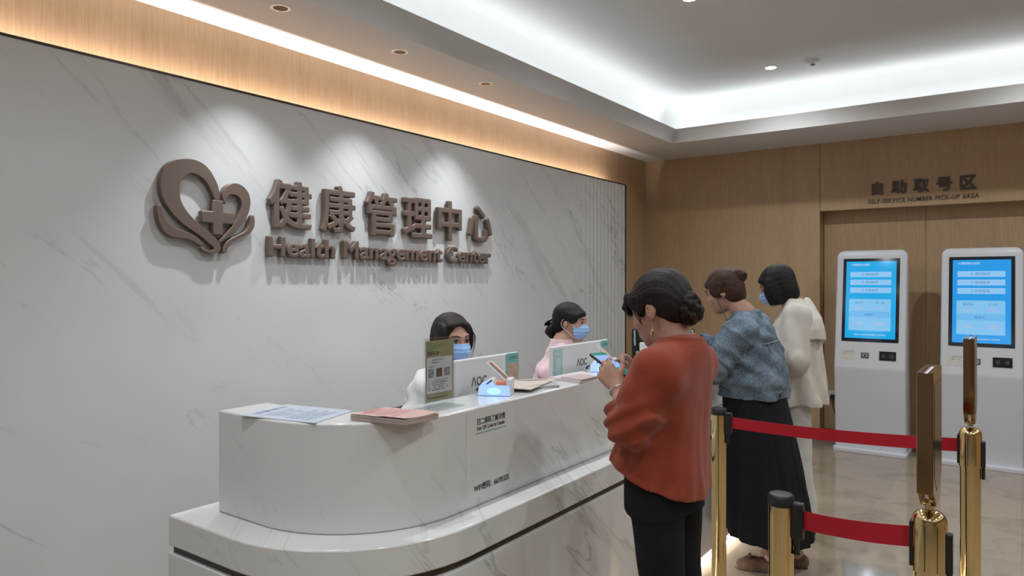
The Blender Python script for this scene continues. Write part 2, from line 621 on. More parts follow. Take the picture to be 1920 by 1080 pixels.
class Vol:
    """signed distance samples on a grid, filled shape by shape with soft joins"""
    def __init__(s, lo, hi, h):
        s.h = h
        s.lo = np.array(lo, float)
        s.n = np.ceil((np.array(hi) - s.lo) / h).astype(int) + 1
        s.D = np.full(s.n, .06, np.float32)
        s.ax = [(s.lo[i] + h * np.arange(s.n[i])).astype(np.float32) for i in range(3)]
    def sub(s, lo, hi, m):
        a = [max(0, int(math.floor((lo[i] - m - s.lo[i]) / s.h))) for i in range(3)]
        b = [min(int(s.n[i]), int(math.ceil((hi[i] + m - s.lo[i]) / s.h)) + 1) for i in range(3)]
        if any(b[i] - a[i] < 1 for i in range(3)): return None
        sl = tuple(slice(a[i], b[i]) for i in range(3))
        P = np.meshgrid(*[s.ax[i][sl[i]] for i in range(3)], indexing='ij', sparse=True)
        return sl, P
    def put(s, shape, k=.01, op='add'):
        fn, lo, hi = shape
        r = s.sub(lo, hi, max(.02, 2.5 * s.h) + k)
        if r is None: return
        sl, P = r
        d = fn(*P)
        A = s.D[sl]
        if op == 'add':
            if k > 0:
                hh = np.clip(.5 + .5 * (A - d) / k, 0, 1)
                s.D[sl] = A + (d - A) * hh - k * hh * (1 - hh)
            else: s.D[sl] = np.minimum(A, d)
        elif op == 'cut':
            d = -d
            if k > 0:
                hh = np.clip(.5 - .5 * (A - d) / k, 0, 1)
                s.D[sl] = A + (d - A) * hh + k * hh * (1 - hh)
            else: s.D[sl] = np.maximum(A, d)
        elif op == 'and':
            s.D[sl] = np.maximum(A, d)
        return s
    def disp(s, fn, lo=(-9, -9, -9), hi=(9, 9, 9)):
        r = s.sub(lo, hi, 0)
        if r is None: return
        sl, P = r
        s.D[sl] = s.D[sl] + fn(*P).astype(np.float32)
    def mesh(s, name, mat, parent, relax=2):
        D = s.D.copy()
        for i in range(3):                      # close the border
            ix = [slice(None)] * 3
            for e in (0, -1):
                ix[i] = e
                D[tuple(ix)] = np.maximum(D[tuple(ix)], .01)
        neg = D < 0
        n = s.n
        c = np.zeros(n - 1, np.int8)
        for i in (0, 1):
            for j in (0, 1):
                for k in (0, 1):
                    c += neg[i:n[0] - 1 + i, j:n[1] - 1 + j, k:n[2] - 1 + k]
        act = (c > 0) & (c < 8)
        idx = np.full(n - 1, -1, np.int64)
        I, J, K = np.nonzero(act)
        idx[I, J, K] = np.arange(len(I))
        acc = np.zeros((len(I), 3))
        cnt = np.zeros(len(I))
        corners = [(i, j, k) for i in (0, 1) for j in (0, 1) for k in (0, 1)]
        for a in corners:
            for ax in range(3):
                if a[ax]: continue
                b = list(a)
                b[ax] = 1
                da = D[I + a[0], J + a[1], K + a[2]].astype(float)
                db = D[I + b[0], J + b[1], K + b[2]].astype(float)
                m = (da < 0) != (db < 0)
                t = da[m] / (da[m] - db[m])
                p = np.tile(np.array(a, float), (m.sum(), 1))
                p[:, ax] += t
                acc[m] += p
                cnt[m] += 1
        co = s.lo + s.h * (np.stack([I, J, K], 1) + acc / cnt[:, None])
        quads = []
        for ax in range(3):
            o1, o2 = [q for q in range(3) if q != ax]
            A = [slice(None)] * 3
            B = [slice(None)] * 3
            A[ax] = slice(0, n[ax] - 1)
            B[ax] = slice(1, n[ax])
            for q in (o1, o2):
                A[q] = B[q] = slice(1, n[q] - 1)
            na, nb = neg[tuple(A)], neg[tuple(B)]
            E = np.nonzero(na != nb)
            flip = na[E]
            e = [E[0].copy(), E[1].copy(), E[2].copy()]
            e[o1] += 1
            e[o2] += 1
            def cell(d1, d2):
                q = [e[0].copy(), e[1].copy(), e[2].copy()]
                q[o1] -= d1
                q[o2] -= d2
                return idx[q[0], q[1], q[2]]
            v = np.stack([cell(1, 1), cell(0, 1), cell(0, 0), cell(1, 0)], 1)
            if ax == 1: flip = ~flip
            v[~flip] = v[~flip][:, ::-1]
            quads.append(v)
        F = np.concatenate(quads)
        ed = np.concatenate([F[:, [0, 1]], F[:, [1, 2]], F[:, [2, 3]], F[:, [3, 0]]])
        for it in range(relax):
            sm = np.zeros_like(co)
            ct = np.zeros(len(co))
            np.add.at(sm, ed[:, 0], co[ed[:, 1]])
            np.add.at(sm, ed[:, 1], co[ed[:, 0]])
            np.add.at(ct, ed[:, 0], 1)
            np.add.at(ct, ed[:, 1], 1)
            co = co * .5 + .5 * sm / np.maximum(ct, 1)[:, None]
        q0, q1, q2, q3 = [co[F[:, i]] for i in range(4)]
        if (np.cross(q1 - q0, q2 - q0) * q0 + np.cross(q2 - q0, q3 - q0) * q0).sum() < 0: F = F[:, ::-1].copy()
        me = bpy.data.meshes.new(name)
        me.vertices.add(len(co))
        me.vertices.foreach_set('co', co.ravel())
        me.loops.add(len(F) * 4)
        me.loops.foreach_set('vertex_index', F.ravel().astype(np.int32))
        me.polygons.add(len(F))
        me.polygons.foreach_set('loop_start', np.arange(0, len(F) * 4, 4, dtype=np.int32))
        me.update(calc_edges=True)
        me.validate()
        return mesh_obj(name, me, mat, parent, smooth=True)

# shapes: (function, low corner, high corner)
def cone(a, b, ra, rb, cap=False):
    a, b = np.array(a, float), np.array(b, float)
    ba = b - a
    L2 = max(1e-9, float(ba @ ba))
    L = math.sqrt(L2)
    def f(x, y, z):
        px_, py_, pz_ = x - a[0], y - a[1], z - a[2]
        tt = (px_ * ba[0] + py_ * ba[1] + pz_ * ba[2]) / L2
        t = np.clip(tt, 0, 1)
        d = np.sqrt((px_ - ba[0] * t) ** 2 + (py_ - ba[1] * t) ** 2 + (pz_ - ba[2] * t) ** 2) - (ra + (rb - ra) * t)
        if cap: d = np.maximum(d, (tt - 1) * L)
        return d
    r = max(ra, rb)
    return f, np.minimum(a, b) - r, np.maximum(a, b) + r

def ell(c, r, R=None):
    c, r = np.array(c, float), np.array(r, float)
    def f(x, y, z):
        qx, qy, qz = x - c[0], y - c[1], z - c[2]
        if R is not None:
            qx, qy, qz = (R[0, 0] * qx + R[1, 0] * qy + R[2, 0] * qz, R[0, 1] * qx + R[1, 1] * qy + R[2, 1] * qz, R[0, 2] * qx + R[1, 2] * qy + R[2, 2] * qz)
        k0 = np.sqrt((qx / r[0]) ** 2 + (qy / r[1]) ** 2 + (qz / r[2]) ** 2)
        k1 = np.sqrt((qx / r[0] ** 2) ** 2 + (qy / r[1] ** 2) ** 2 + (qz / r[2] ** 2) ** 2)
        return k0 * (k0 - 1) / np.maximum(k1, 1e-6)
    e = r if R is None else np.full(3, r.max())
    return f, c - e, c + e

def half(p, n_, lo, hi):
    """half space: inside where (q - p).n < 0"""
    p, n_ = np.array(p, float), nz(n_)
    return (lambda x, y, z: (x - p[0]) * n_[0] + (y - p[1]) * n_[1] + (z - p[2]) * n_[2]), np.array(lo, float), np.array(hi, float)

def stack(st, ex=2.2, fold=None, twist=0.0):
    """upright body of elliptic sections: rows (z, cx, cy, rx, ry)"""
    st = np.array(sorted(st), float)
    zz = np.linspace(st[0, 0], st[-1, 0], 80)
    def sp(col):
        v = np.interp(zz, st[:, 0], st[:, col])
        for _ in range(4):
            v[1:-1] = .25 * v[:-2] + .5 * v[1:-1] + .25 * v[2:]
        return v
    T = [sp(i) for i in (1, 2, 3, 4)]
    z0, z1 = st[0, 0], st[-1, 0]
    def f(x, y, z):
        cx_, cy_, rx, ry = [np.interp(z, zz, t) for t in T]
        dx, dy = x - cx_, y - cy_
        k = (np.abs(dx / rx) ** ex + np.abs(dy / ry) ** ex) ** (1 / ex)
        if fold is not None:
            th = np.arctan2(dy, dx)
            k = k - fold(th, z)
        d = (k - 1) * np.minimum(rx, ry)
        return np.maximum(d, np.maximum(z0 - z, z - z1))
    m = max((st[:, 1] + st[:, 3]).max(), -(st[:, 1] - st[:, 3]).min())
    n_ = max((st[:, 2] + st[:, 4]).max(), -(st[:, 2] - st[:, 4]).min())
    return f, np.array((-m - .02, (st[:, 2] - st[:, 4]).min() - .02, z0)), np.array((m + .02, (st[:, 2] + st[:, 4]).max() + .02, z1))

def ripple(seed, amp, kxy, kz, n=7):
    r = np.random.default_rng(seed)
    ks = []
    for _ in range(n):
        a = r.uniform(0, 2 * PI)
        k = r.uniform(*kxy)
        ks.append((k * math.cos(a), k * math.sin(a), r.uniform(*kz) * r.choice([-1, 1]), r.uniform(0, 6.28)))
    def f(x, y, z):
        wx = .012 * np.sin(y * 23 + z * 17)
        wz = .015 * np.sin(x * 19 + y * 11)
        t = 0
        for a, b, c_, ph in ks: t = t + np.sin(a * (x + wx) + b * y + c_ * (z + wz) + ph)
        return amp * (t / math.sqrt(n) - .7)
    return f

# ------------------------------------------------------------------ anatomy
class Head:
    def __init__(s, c, yaw=0, pitch=0, roll=0, k=1.0):
        s.c = np.array(c, float)
        s.R = np.array((Matrix.Rotation(math.radians(yaw), 3, 'Z') @ Matrix.Rotation(math.radians(pitch), 3, 'X') @ Matrix.Rotation(math.radians(roll), 3, 'Y')))
        s.k = k
    def p(s, x, y, z): return s.c + s.R @ (np.array((x, y, z), float) * s.k)
    def ell(s, c, r, rot=None):
        R = s.R if rot is None else s.R @ rot
        return ell(s.p(*c), np.array(r) * s.k, R)
    def cone(s, a, b, ra, rb): return cone(s.p(*a), s.p(*b), ra * s.k, rb * s.k)
    def half(s, p, n_, ext=.3): return half(s.p(*p), s.R @ np.array(n_, float), s.c - ext, s.c + ext)

def sculpt_head(V, H):
    V.put(H.ell((0, -.012, .038), (.073, .092, .080)), .02)
    V.put(H.ell((0, .032, -.022), (.061, .064, .080)), .03)
    V.put(H.ell((0, .050, -.078), (.040, .036, .034)), .03)
    V.put(H.ell((0, .070, -.094), (.019, .017, .016)), .02)
    for q in (-1, 1):
        V.put(H.ell((q * .036, .062, -.026), (.026, .022, .022)), .02)
        V.put(H.cone((q * .012, .088, .022), (q * .045, .070, .024), .009, .008), .015)
        V.put(H.ell((q * .031, .094, .004), (.017, .016, .011)), .012, 'cut')
        V.put(H.ell((q * .031, .074, .002), (.0155, .0135, .0125)), .006)
        # ear
        V.put(H.ell((q * .073, -.010, -.004), (.007, .019, .031), rotm(10, 0, -q * 22)), .006)
        V.put(H.ell((q * .080, -.006, .002), (.005, .010, .017), rotm(10, 0, -q * 22)), .004, 'cut')
        V.put(H.ell((q * .071, -.004, -.032), (.006, .008, .010)), .005)
    V.put(H.cone((0, .090, .010), (0, .106, -.026), .006, .0095), .010)
    for q in (-1, 1): V.put(H.ell((q * .010, .098, -.031), (.008, .009, .007)), .006)
    V.put(H.cone((-.016, .090, -.056), (.016, .090, -.056), .007, .007), .008)
    V.put(H.cone((-.014, .088, -.067), (.014, .088, -.067), .008, .008), .008)
    V.put(H.cone((-.024, .089, -.0612), (.024, .089, -.0612), .0015, .0015), .004, 'cut')

def hand(V, w_, d, n_, left, curls=(25, 30, 35, 40), thumb=(.6, .7, .3), tb=15, size=1.0, spread=.10):
    d = nz(d)
    n_ = np.array(n_, float)
    n_ = nz(n_ - d * (n_ @ d))
    s_ = np.cross(d, n_) * (-1 if left else 1)
    w_ = np.array(w_, float)
    Z = size
    tips = []
    for i, (off, L, r) in enumerate(((.028, .066, .0085), (.0095, .074, .0088), (-.0095, .069, .0083), (-.027, .054, .0074))):
        fwd = (.080, .084, .080, .072)[i] * Z
        b = w_ + d * fwd + s_ * off * Z
        V.put(cone(w_ + s_ * off * .55 * Z, b, .0125 * Z, .0105 * Z), .012)
        dd = nz(d + s_ * spread * (1.5 - i) * .6)
        a = 0
        p = b
        c0 = curls[i] if not isinstance(curls[i], tuple) else None
        cc = (c0, c0 * 1.15, c0 * .8) if c0 is not None else curls[i]
        for j, fr in enumerate((.45, .30, .25)):
            a += math.radians(cc[j])
            q = p + (dd * math.cos(a) + n_ * math.sin(a)) * L * fr * Z
            rr = r * Z * (1, .93, .86)[j]
            V.put(cone(p, q, rr, rr * .93), .0035 if j else .006)
            p = q
        tips.append(p)
    V.put(cone(w_ + d * .015 * Z + s_ * .012 * Z, w_ + d * .05 * Z + s_ * .022 * Z + n_ * .006, .015 * Z, .012 * Z), .012)
    t = np.array(thumb)
    td = nz(d * t[0] + s_ * t[1] + n_ * t[2])
    p = w_ + d * .024 * Z + s_ * .020 * Z + n_ * .006
    q = p + td * .040 * Z
    V.put(cone(p, q, .0130 * Z, .0105 * Z), .010)
    for L in (.030, .026):
        td = nz(td + math.tan(math.radians(tb)) * nz(d * .8 - s_ * .35 + n_ * .2))
        p, q = q, q + td * L * Z
        V.put(cone(p, q, .0102 * Z, .0088 * Z), .004)
    return tips

def foot(V, a, d, k=1.0):
    a = np.array(a, float)
    d = nz((d[0], d[1], 0))
    z0 = np.array((a[0], a[1], 0))
    V.put(cone(a, z0 + d * -.02 + V3(0, 0, .038), .034 * k, .033 * k), .02)
    V.put(cone(z0 - d * .025 + V3(0, 0, .034), z0 + d * .13 * k + V3(0, 0, .026), .031 * k, .030 * k), .03)
    V.put(cone(z0 + d * .10 * k + V3(0, 0, .026), z0 + d * .165 * k + V3(0, 0, .022), .033 * k, .022 * k), .03)

def body_mesh(t, H, J, hands, lo, hi, h=.0055, stand=True, mat=None, slim=1.0):
    V = Vol(lo, hi, h)
    sculpt_head(V, H)
    nb = np.array(J['neck'])
    V.put(cone(nb, H.p(0, -.025, -.045), .054, .050), .025)
    V.put(cone(nb + V3(0, 0, -.02), nb + V3(0, .0, -.07), .062, .072), .04)
    ch, pv = np.array(J['chest']), np.array(J['pelvis'])
    ws = (ch + pv) / 2
    V.put(ell(ch, (.130 * slim, .090 * slim, .16)), .04)
    V.put(ell(ws, (.115 * slim, .088 * slim, .16)), .05)
    V.put(ell(pv, (.145 * slim, .105 * slim, .12)), .05)
    for i, q in ((0, -1), (1, 1)):
        sh, el, wr = [np.array(J[k][i]) for k in ('shoulder', 'elbow', 'wrist')]
        V.put(cone(nb + V3(q * .03, 0, -.058), sh - V3(0, 0, .008), .038, .042), .03)
        V.put(cone(sh, el, .046 * slim, .037), .02)
        V.put(cone(el, el + (wr - el) * .4, .038, .038), .015)
        V.put(cone(el + (wr - el) * .35, wr, .038, .0235), .015)
        hp, kn, an = [np.array(J[k][i]) for k in ('hip', 'knee', 'ankle')]
        V.put(cone(hp, kn, .078 * slim, .052), .04)
        V.put(cone(kn, kn + (an - kn) * .35, .050, .052), .02)
        V.put(cone(kn + (an - kn) * .3, an, .052, .033), .02)
        foot(V, an, J['toe'][i])
        hd = hands[i]
        hand(V, wr, hd['d'], hd['n'], i == 0, **{k: v for k, v in hd.items() if k not in 'dn'})
    return V.mesh('body', mat or M_SKIN, t, 2)

M_SKIN = skin_mat()
M_SKIN2 = skin_mat('paler_skin', (.47, .27, .19))
M_HAIR = hair_mat('black_hair')
M_HAIRB = hair_mat('dark_brown_hair', (.006, .004, .0035), (.026, .016, .012))
M_EYE = plain('eye_white', (.62, .60, .58), .2)
M_IRIS = plain('dark_iris', (.018, .010, .008), .1)
M_BROW = plain('brow_hair', (.02, .014, .012), .7)
M_LIP = plain('lips', (.36, .12, .10), .4)
M_MASK = fabric('blue_face_mask', (.28, .45, .74), .03, .75, 700, .1)
M_MASKW = plain('white_ear_loop', (.68, .69, .72), .6)

def eyes(t, H):
    for q in (-1, 1):
        bm = bmesh.new()
        bmesh.ops.create_icosphere(bm, subdivisions=3, radius=.0118 * H.k)
        bmesh.ops.translate(bm, verts=bm.verts, vec=Vector(H.p(q * .031, .0765, .002)))
        e = obj('eyeball', bm, M_EYE, t, smooth=True)
        bm = bmesh.new()
        bmesh.ops.create_uvsphere(bm, u_segments=16, v_segments=8, radius=.0068 * H.k)
        for v in bm.verts: v.co.y *= .45
        bm.transform(Matrix(H.R.tolist()).to_4x4())
        bmesh.ops.translate(bm, verts=bm.verts, vec=Vector(H.p(q * .031, .0862, .002)))
        obj('iris', bm, M_IRIS, e, smooth=True)
        bm = bmesh.new()
        pts = [H.p(q * (.031 + a), .0885 - 14 * a * a + .0005, .0105 - 18 * a * a) for a in (-.0155, -.010, -.004, .002, .008, .0135, .017)]
        tube(bm, pts, [.0012, .002, .0023, .0023, .0023, .002, .0012], 8)
        autosmooth(obj('eyelid', bm, M_BROW, t), 60)
        bm = bmesh.new()
        pts = [H.p(q * x, y, z) for x, y, z in ((.013, .0955, .024), (.024, .094, .0285), (.036, .087, .0290), (.049, .076, .0245))]
        tube(bm, smooth_path(pts, 4), .0026, 8)
        o = autosmooth(obj('eyebrow', bm, M_BROW, t), 60)

def lips(t, H):
    V = Vol(H.c - .13, H.c + .13, .002)
    for z_, r in ((-.0575, .0052), (-.0655, .0062)):
        V.put(H.cone((-.014, .0925, z_), (.014, .0925, z_), r, r), .003)
    V.mesh('lips', M_LIP, t, 1)

def mask(t, H):
    V = Vol(H.c - .15, H.c + .15, .0026)
    V.put(H.ell((0, .040, -.046), (.069, .075, .066)), 0)
    V.put(H.cone((0, .093, -.012), (0, .112, -.040), .010, .014), .025)
    V.put(H.ell((0, .036, -.046), (.064, .070, .062)), 0, 'cut')
    V.put(H.half((0, .038, 0), (0, -1, -.12)), 0, 'and')
    V.put(H.half((0, .09, -.008), (0, -.05, 1)), 0, 'and')
    V.put(H.half((0, 0, -.108), (0, 0, -1)), 0, 'and')
    Ri = H.R.T
    def pleat(x, y, z):
        lz = Ri[2, 0] * (x - H.c[0]) + Ri[2, 1] * (y - H.c[1]) + Ri[2, 2] * (z - H.c[2])
        return .0014 * np.sin(lz * 2 * PI / .021)
    V.disp(pleat)
    m = V.mesh('face_mask', M_MASK, t, 1)
    bm = bmesh.new()
    for q in (-1, 1):
        tube(bm, smooth_path([H.p(q * .060, .052, -.016), H.p(q * .070, .022, -.004), H.p(q * .077, -.008, .022), H.p(q * .080, -.030, .005), H.p(q * .076, -.024, -.028),
                              H.p(q * .070, .010, -.052), H.p(q * .056, .048, -.088)], 5), .0016, 6)
    autosmooth(obj('ear_loop', bm, M_MASKW, m), 60)

def hair_cap(V, H, back=.0, front=True, thick=.013):
    V.put(H.ell((0, -.014, .040), (.073 + thick, .092 + thick, .080 + thick)), .01)
    V.put(H.ell((0, -.050, -.010), (.066 + thick * .6, .052 + thick, .075)), .03)

def strands(V, H, seed, amp=.0022, fx=130):
    """fine combed ridges running back from the forehead"""
    R = H.R.T
    c = H.c
    r = np.random.default_rng(seed)
    ph = r.uniform(0, 6, 4)
    def f(x, y, z):
        X, Y, Z = x - c[0], y - c[1], z - c[2]
        lx = R[0, 0] * X + R[0, 1] * Y + R[0, 2] * Z
        ly = R[1, 0] * X + R[1, 1] * Y + R[1, 2] * Z
        lz = R[2, 0] * X + R[2, 1] * Y + R[2, 2] * Z
        a = np.arctan2(lx, lz + .10)
        return amp * .55 * (np.sin(a * fx * .9 + 5 * np.sin(ly * 21 + ph[0]) * .4) * .6 + np.sin(a * fx * .31 + ph[1] + ly * 12) * .6)
    V.disp(f, c - .2, c + .2)

def wisps(t, H, list_of_paths, mat, r=.0012):
    bm = bmesh.new()
    for p in list_of_paths:
        pts = smooth_path([H.p(*q) for q in p], 5)
        n = len(pts)
        tube(bm, pts, [r * (1 - .7 * i / n) for i in range(n)], 5)
    o = obj('loose_hair', bm, mat, t)
    tag(o, kind='stuff')
    return o

def person(label, base, face_deg):
    return thing('person', label, 'person', (base[0], base[1], 0), math.radians(face_deg - 90))

# ================================================================== the room
def structure(name, bm, mat, **kw):
    return tag(obj(name, bm, mat, **kw), kind='structure')

# floor
structure('floor', new_box((XW - .2, YF - .2, -.1), (XR + .2, YB + .4, 0)), M_FLOOR)
# wood wall on the left
bm = bmesh.new()
box(bm, (XW - .15, YF, 0), (XW, YB + .4, 3.4))
structure('wall_left', bm, M_WOOD)
# side and rear walls out of the picture
structure('wall_right', new_box((XR, YF, 0), (XR + .15, YB + .4, 3.4)), M_WOOD)
structure('wall_front', new_box((XW - .15, YF - .15, 0), (XR + .15, YF, 3.4)), M_WALLP)

# back wall with the recess for the self-service machines
AX0, AX1, AZ, AD = -1.606, 1.75, 2.235, .17
bm = bmesh.new()
def quad(bm, *ps):
    bm.faces.new([bm.verts.new(p) for p in ps])
def panel(bm, x0, x1, z0, z1, y0, y1):
    box(bm, (x0, y0, z0), (x1, y1, z1))
G = .004
panel(bm, XW, AX0 - .0001, 0, 3.4, YB, YB + .35)
panel(bm, AX0 + G, AX1, AZ, 3.4, YB, YB + .35)
panel(bm, AX1 + .001, XR, 0, 3.4, YB, YB + .35)
xs = [AX0 + G, -.72, .15, 1.02, AX1]
for a, b in zip(xs, xs[1:]):
    panel(bm, a, b - G, 0, AZ, YB + AD, YB + .35)
panel(bm, AX0, AX1, 0, 3.4, YB + AD + .008, YB + .36)
structure('wall_back', bm, M_WOOD)

# skirting
bm = bmesh.new()
box(bm, (XW + .002, YB - .012, 0), (AX0, YB, .085))
box(bm, (AX0, YB - .012, 0), (AX0 + .012, YB + AD - .012, .085))
box(bm, (AX0, YB + AD - .012, 0), (AX1, YB + AD, .085))
structure('baseboard_back', bm, M_DARK)
structure('baseboard_left', new_box((XW, 6.66, 0), (XW + .012, YB - .012, .085)), M_DARK)

# bright corner bead between the two wood walls
structure('trim_1', new_box((XW, YB - .012, .085), (XW + .010, YB, ZC)), plain('pale_corner_bead', (.42, .35, .27), .4))

# ceiling: soffit, crown, light trough, upper ceiling in one mesh
bm = bmesh.new()
def ring(o, z):
    return [bm.verts.new(p) for p in ((TX0 - o, TY0 - o, z), (TX1 + o, TY0 - o, z), (TX1 + o, TY1 + o, z), (TX0 - o, TY1 + o, z))]
prof = [(0.0, ZC)]
for i in range(1, 13):                       # hollow crown moulding, leaning into the room at its top
    f = i / 12
    prof.append((-.068 * (.55 * f + .45 * f ** 2.2), ZC + .118 * f))
prof += [(-.066, ZC + .122), (-.052, ZC + .122), (-.030, ZC + .085), (.15, ZC + .085)]
zc = ZT - .16
prof.append((.15, zc))
for i in range(1, 9):
    a = PI / 2 * i / 8
    prof.append((.15 - .16 * (1 - math.cos(a)), zc + .16 * math.sin(a)))
rings = [ring(o, z) for o, z in prof]
for a, b in zip(rings, rings[1:]):
    for i in range(4):
        bm.faces.new((a[i], a[(i + 1) % 4], b[(i + 1) % 4], b[i]))
bm.faces.new(rings[-1])
out = [bm.verts.new(p) for p in ((XW - .1, YF - .1, ZC), (XR + .1, YF - .1, ZC), (XR + .1, YB + .35, ZC), (XW - .1, YB + .35, ZC))]
for i in range(4):
    bm.faces.new((rings[0][i], rings[0][(i + 1) % 4], out[(i + 1) % 4], out[i]))
me = bpy.data.meshes.new('ceiling')
bmesh.ops.recalc_face_normals(bm, faces=bm.faces)
bm.to_mesh(me)
bm.free()
ce = mesh_obj('ceiling', me, M_PAINT)
autosmooth(ce, 30)
tag(ce, kind='structure')

# stone feature wall, with its ribbed far end
bm = bmesh.new()
MZ = 2.538
Y0M, Y1M, YR = -2.2, 6.645, 5.76
box(bm, (XM - .022, Y0M, 0), (XM, YR, MZ))
outl = [(YR, -.022)]
y = YR
pitch = .0735
k = int(round((Y1M - YR) / pitch))
pitch = (Y1M - YR) / k
for i in range(k):
    y = YR + i * pitch
    outl += [(y, -.008), (y + .006, -.008)] if i else [(y, 0.0), (y + .006, 0.0)]
    for q in (0, .12, .3, .5, .7, .88, 1):
        outl.append((y + .008 + (pitch - .010) * q, -.004 + .009 * math.sin(PI * q) ** .6))
outl += [(Y1M, -.022)]
prism(bm, outl, frame((XM, 0, 0), (0, 1, 0), (1, 0, 0)) @ Matrix.Diagonal((1, 1, -1, 1)), 0, MZ)
structure('wall_reception', bm, M_MARBLE)
bm = bmesh.new()
box(bm, (XM - .03, Y0M, MZ), (XM + .002, Y1M + .008, MZ + .012))
box(bm, (XM - .03, Y1M, 0), (XM + .006, Y1M + .008, MZ))
structure('trim_2', bm, M_DARK)

# fittings in the ceiling ---------------------------------------------
M_LAMP = glow('lamp_diffuser', (1.0, .985, .95), 14)
M_SATIN = plain('satin_aluminium', (.85, .85, .86), .35, .6)
M_LAMPDIM = plain('dark_reflector', (.05, .05, .05), .15, .8)
for i, (x, y) in enumerate(SOFFIT_SPOTS):
    t = thing('recessed_spotlight', ['recessed chrome spotlight in the ceiling above the heart emblem, nearest of three',
                                     'recessed chrome spotlight in the ceiling strip, middle one of three',
                                     'recessed chrome spotlight in the ceiling strip, farthest of three'][i], 'spotlight', (x, y, ZC), 0, 'spotlights along the feature wall')
    bm = bmesh.new()
    lathe(bm, [(.036, -.003), (.048, -.003), (.050, -.001), (.050, .002), (.036, .002), (.036, -.003)], 32, caps=False)
    autosmooth(obj('ring', bm, M_SATIN, t), 40)
    bm = bmesh.new()
    lathe(bm, [(.036, -.002), (.030, .001), (.012, .0015)], 32)
    autosmooth(obj('reflector', bm, M_LAMPDIM, t), 40)
names = {}
for i, (x, y) in enumerate(DOWNLIGHTS[:5] + [(.25, 5.96), (.25, 4.21)]):
    lab = {0: 'round recessed downlight glowing white in the upper ceiling near the smoke detector',
           1: 'round recessed downlight cut by the top edge of the picture'}.get(i, 'round recessed downlight in the upper ceiling outside the picture')
    t = thing('ceiling_downlight', lab, 'downlight', (x, y, ZT), 0, 'downlights in the raised ceiling')
    bm = bmesh.new()
    lathe(bm, [(.042, -.003), (.052, -.003), (.054, 0), (.042, 0), (.042, -.003)], 32, caps=False)
    autosmooth(obj('ring', bm, M_WHITEP, t), 40)
    bm = bmesh.new()
    lathe(bm, [(.042, -.0025), (.001, -.0028)], 32, caps=True)
    obj('lamp', bm, M_LAMP, t)
bm = bmesh.new()
lathe(bm, [(.052, 0), (.052, -.012), (.046, -.026), (.02, -.034), (.001, -.034)], 32)
t = thing('smoke_detector', 'small white round smoke detector on the raised ceiling', 'smoke detector', (-1.345, 5.957, ZT))
autosmooth(obj('housing', bm, M_WHITEP, t), 40)
bm = bmesh.new()
lathe(bm, [(.018, -.034), (.018, -.04), (.001, -.041)], 24)
autosmooth(obj('sensor_cap', bm, M_GREYINK, t), 40)

# ================================================================== reception counter
def l_path(xe, y0, xf, y1, r, n=14):
    """from the wing end (xe, y0) round the corner to the run (xf, y1)"""
    pts = [(xe, y0)]
    for i in range(n + 1):
        a = -PI / 2 + PI / 2 * i / n
        pts.append((xf - r + r * math.cos(a), y0 + r + r * math.sin(a)))
    pts.append((xf, y1))
    return pts

def l_slab(xe, y0, xf, y1, r, dw, z0, z1, wing=None):
    """L-shaped slab; dw thickness of the run, wing thickness of the wing"""
    wing = wing or dw
    outer = l_path(xe, y0, xf, y1, r)
    inner = l_path(xe, y0 + wing, xf - dw, y1, max(.03, r - dw))
    bm = bmesh.new()
    prism(bm, outer + inner[::-1], Matrix.Identity(4), z0, z1)
    return bm

YE = 5.45
cnt = thing('reception_counter', 'long white veined stone reception counter with a raised front and rounded corner', 'reception counter', (-1.55, 3.4, 0))
def cpart(name, bm, mat, **kw):
    for v in bm.verts: v.co -= Vector((-1.55, 3.4, 0))
    return obj(name, bm, mat, cnt, **kw)
autosmooth(cpart('raised_front', l_slab(-2.16, 1.34, -1.50, YE, .42, .195, .786, 1.122, .19), M_COUNTER, bevel=.006), 40)
autosmooth(cpart('ledge', l_slab(-2.265, 1.227, -1.40, YE, .50, .29, .687, .786, .30), M_COUNTER, bevel=.006), 40)
autosmooth(cpart('groove', l_slab(-2.255, 1.240, -1.413, YE - .003, .49, .25, .662, .689, .28), M_DARK), 40)
autosmooth(cpart('base', l_slab(-2.265, 1.227, -1.40, YE, .50, .29, .06, .664, .30), M_COUNTER, bevel=.003), 40)
autosmooth(cpart('toe_kick', l_slab(-2.20, 1.32, -1.50, YE - .01, .42, .18, 0, .064, .2), M_DARK), 40)

desk = thing('staff_desk', 'low white staff desk hidden behind the raised counter front', 'desk', (-1.92, 3.5, 0))
bm = bmesh.new()
box(bm, (-.19, -1.93, .72), (.225, 1.93, .75))
obj('desktop', bm, M_WHITEP, desk, bevel=.004)
for y in (-1.9, -.6, .65, 1.9):
    bm = bmesh.new()
    box(bm, (-.18, y - .015, 0), (.2, y + .015, .72))
    obj('side_panel', bm, M_WHITEP, desk)

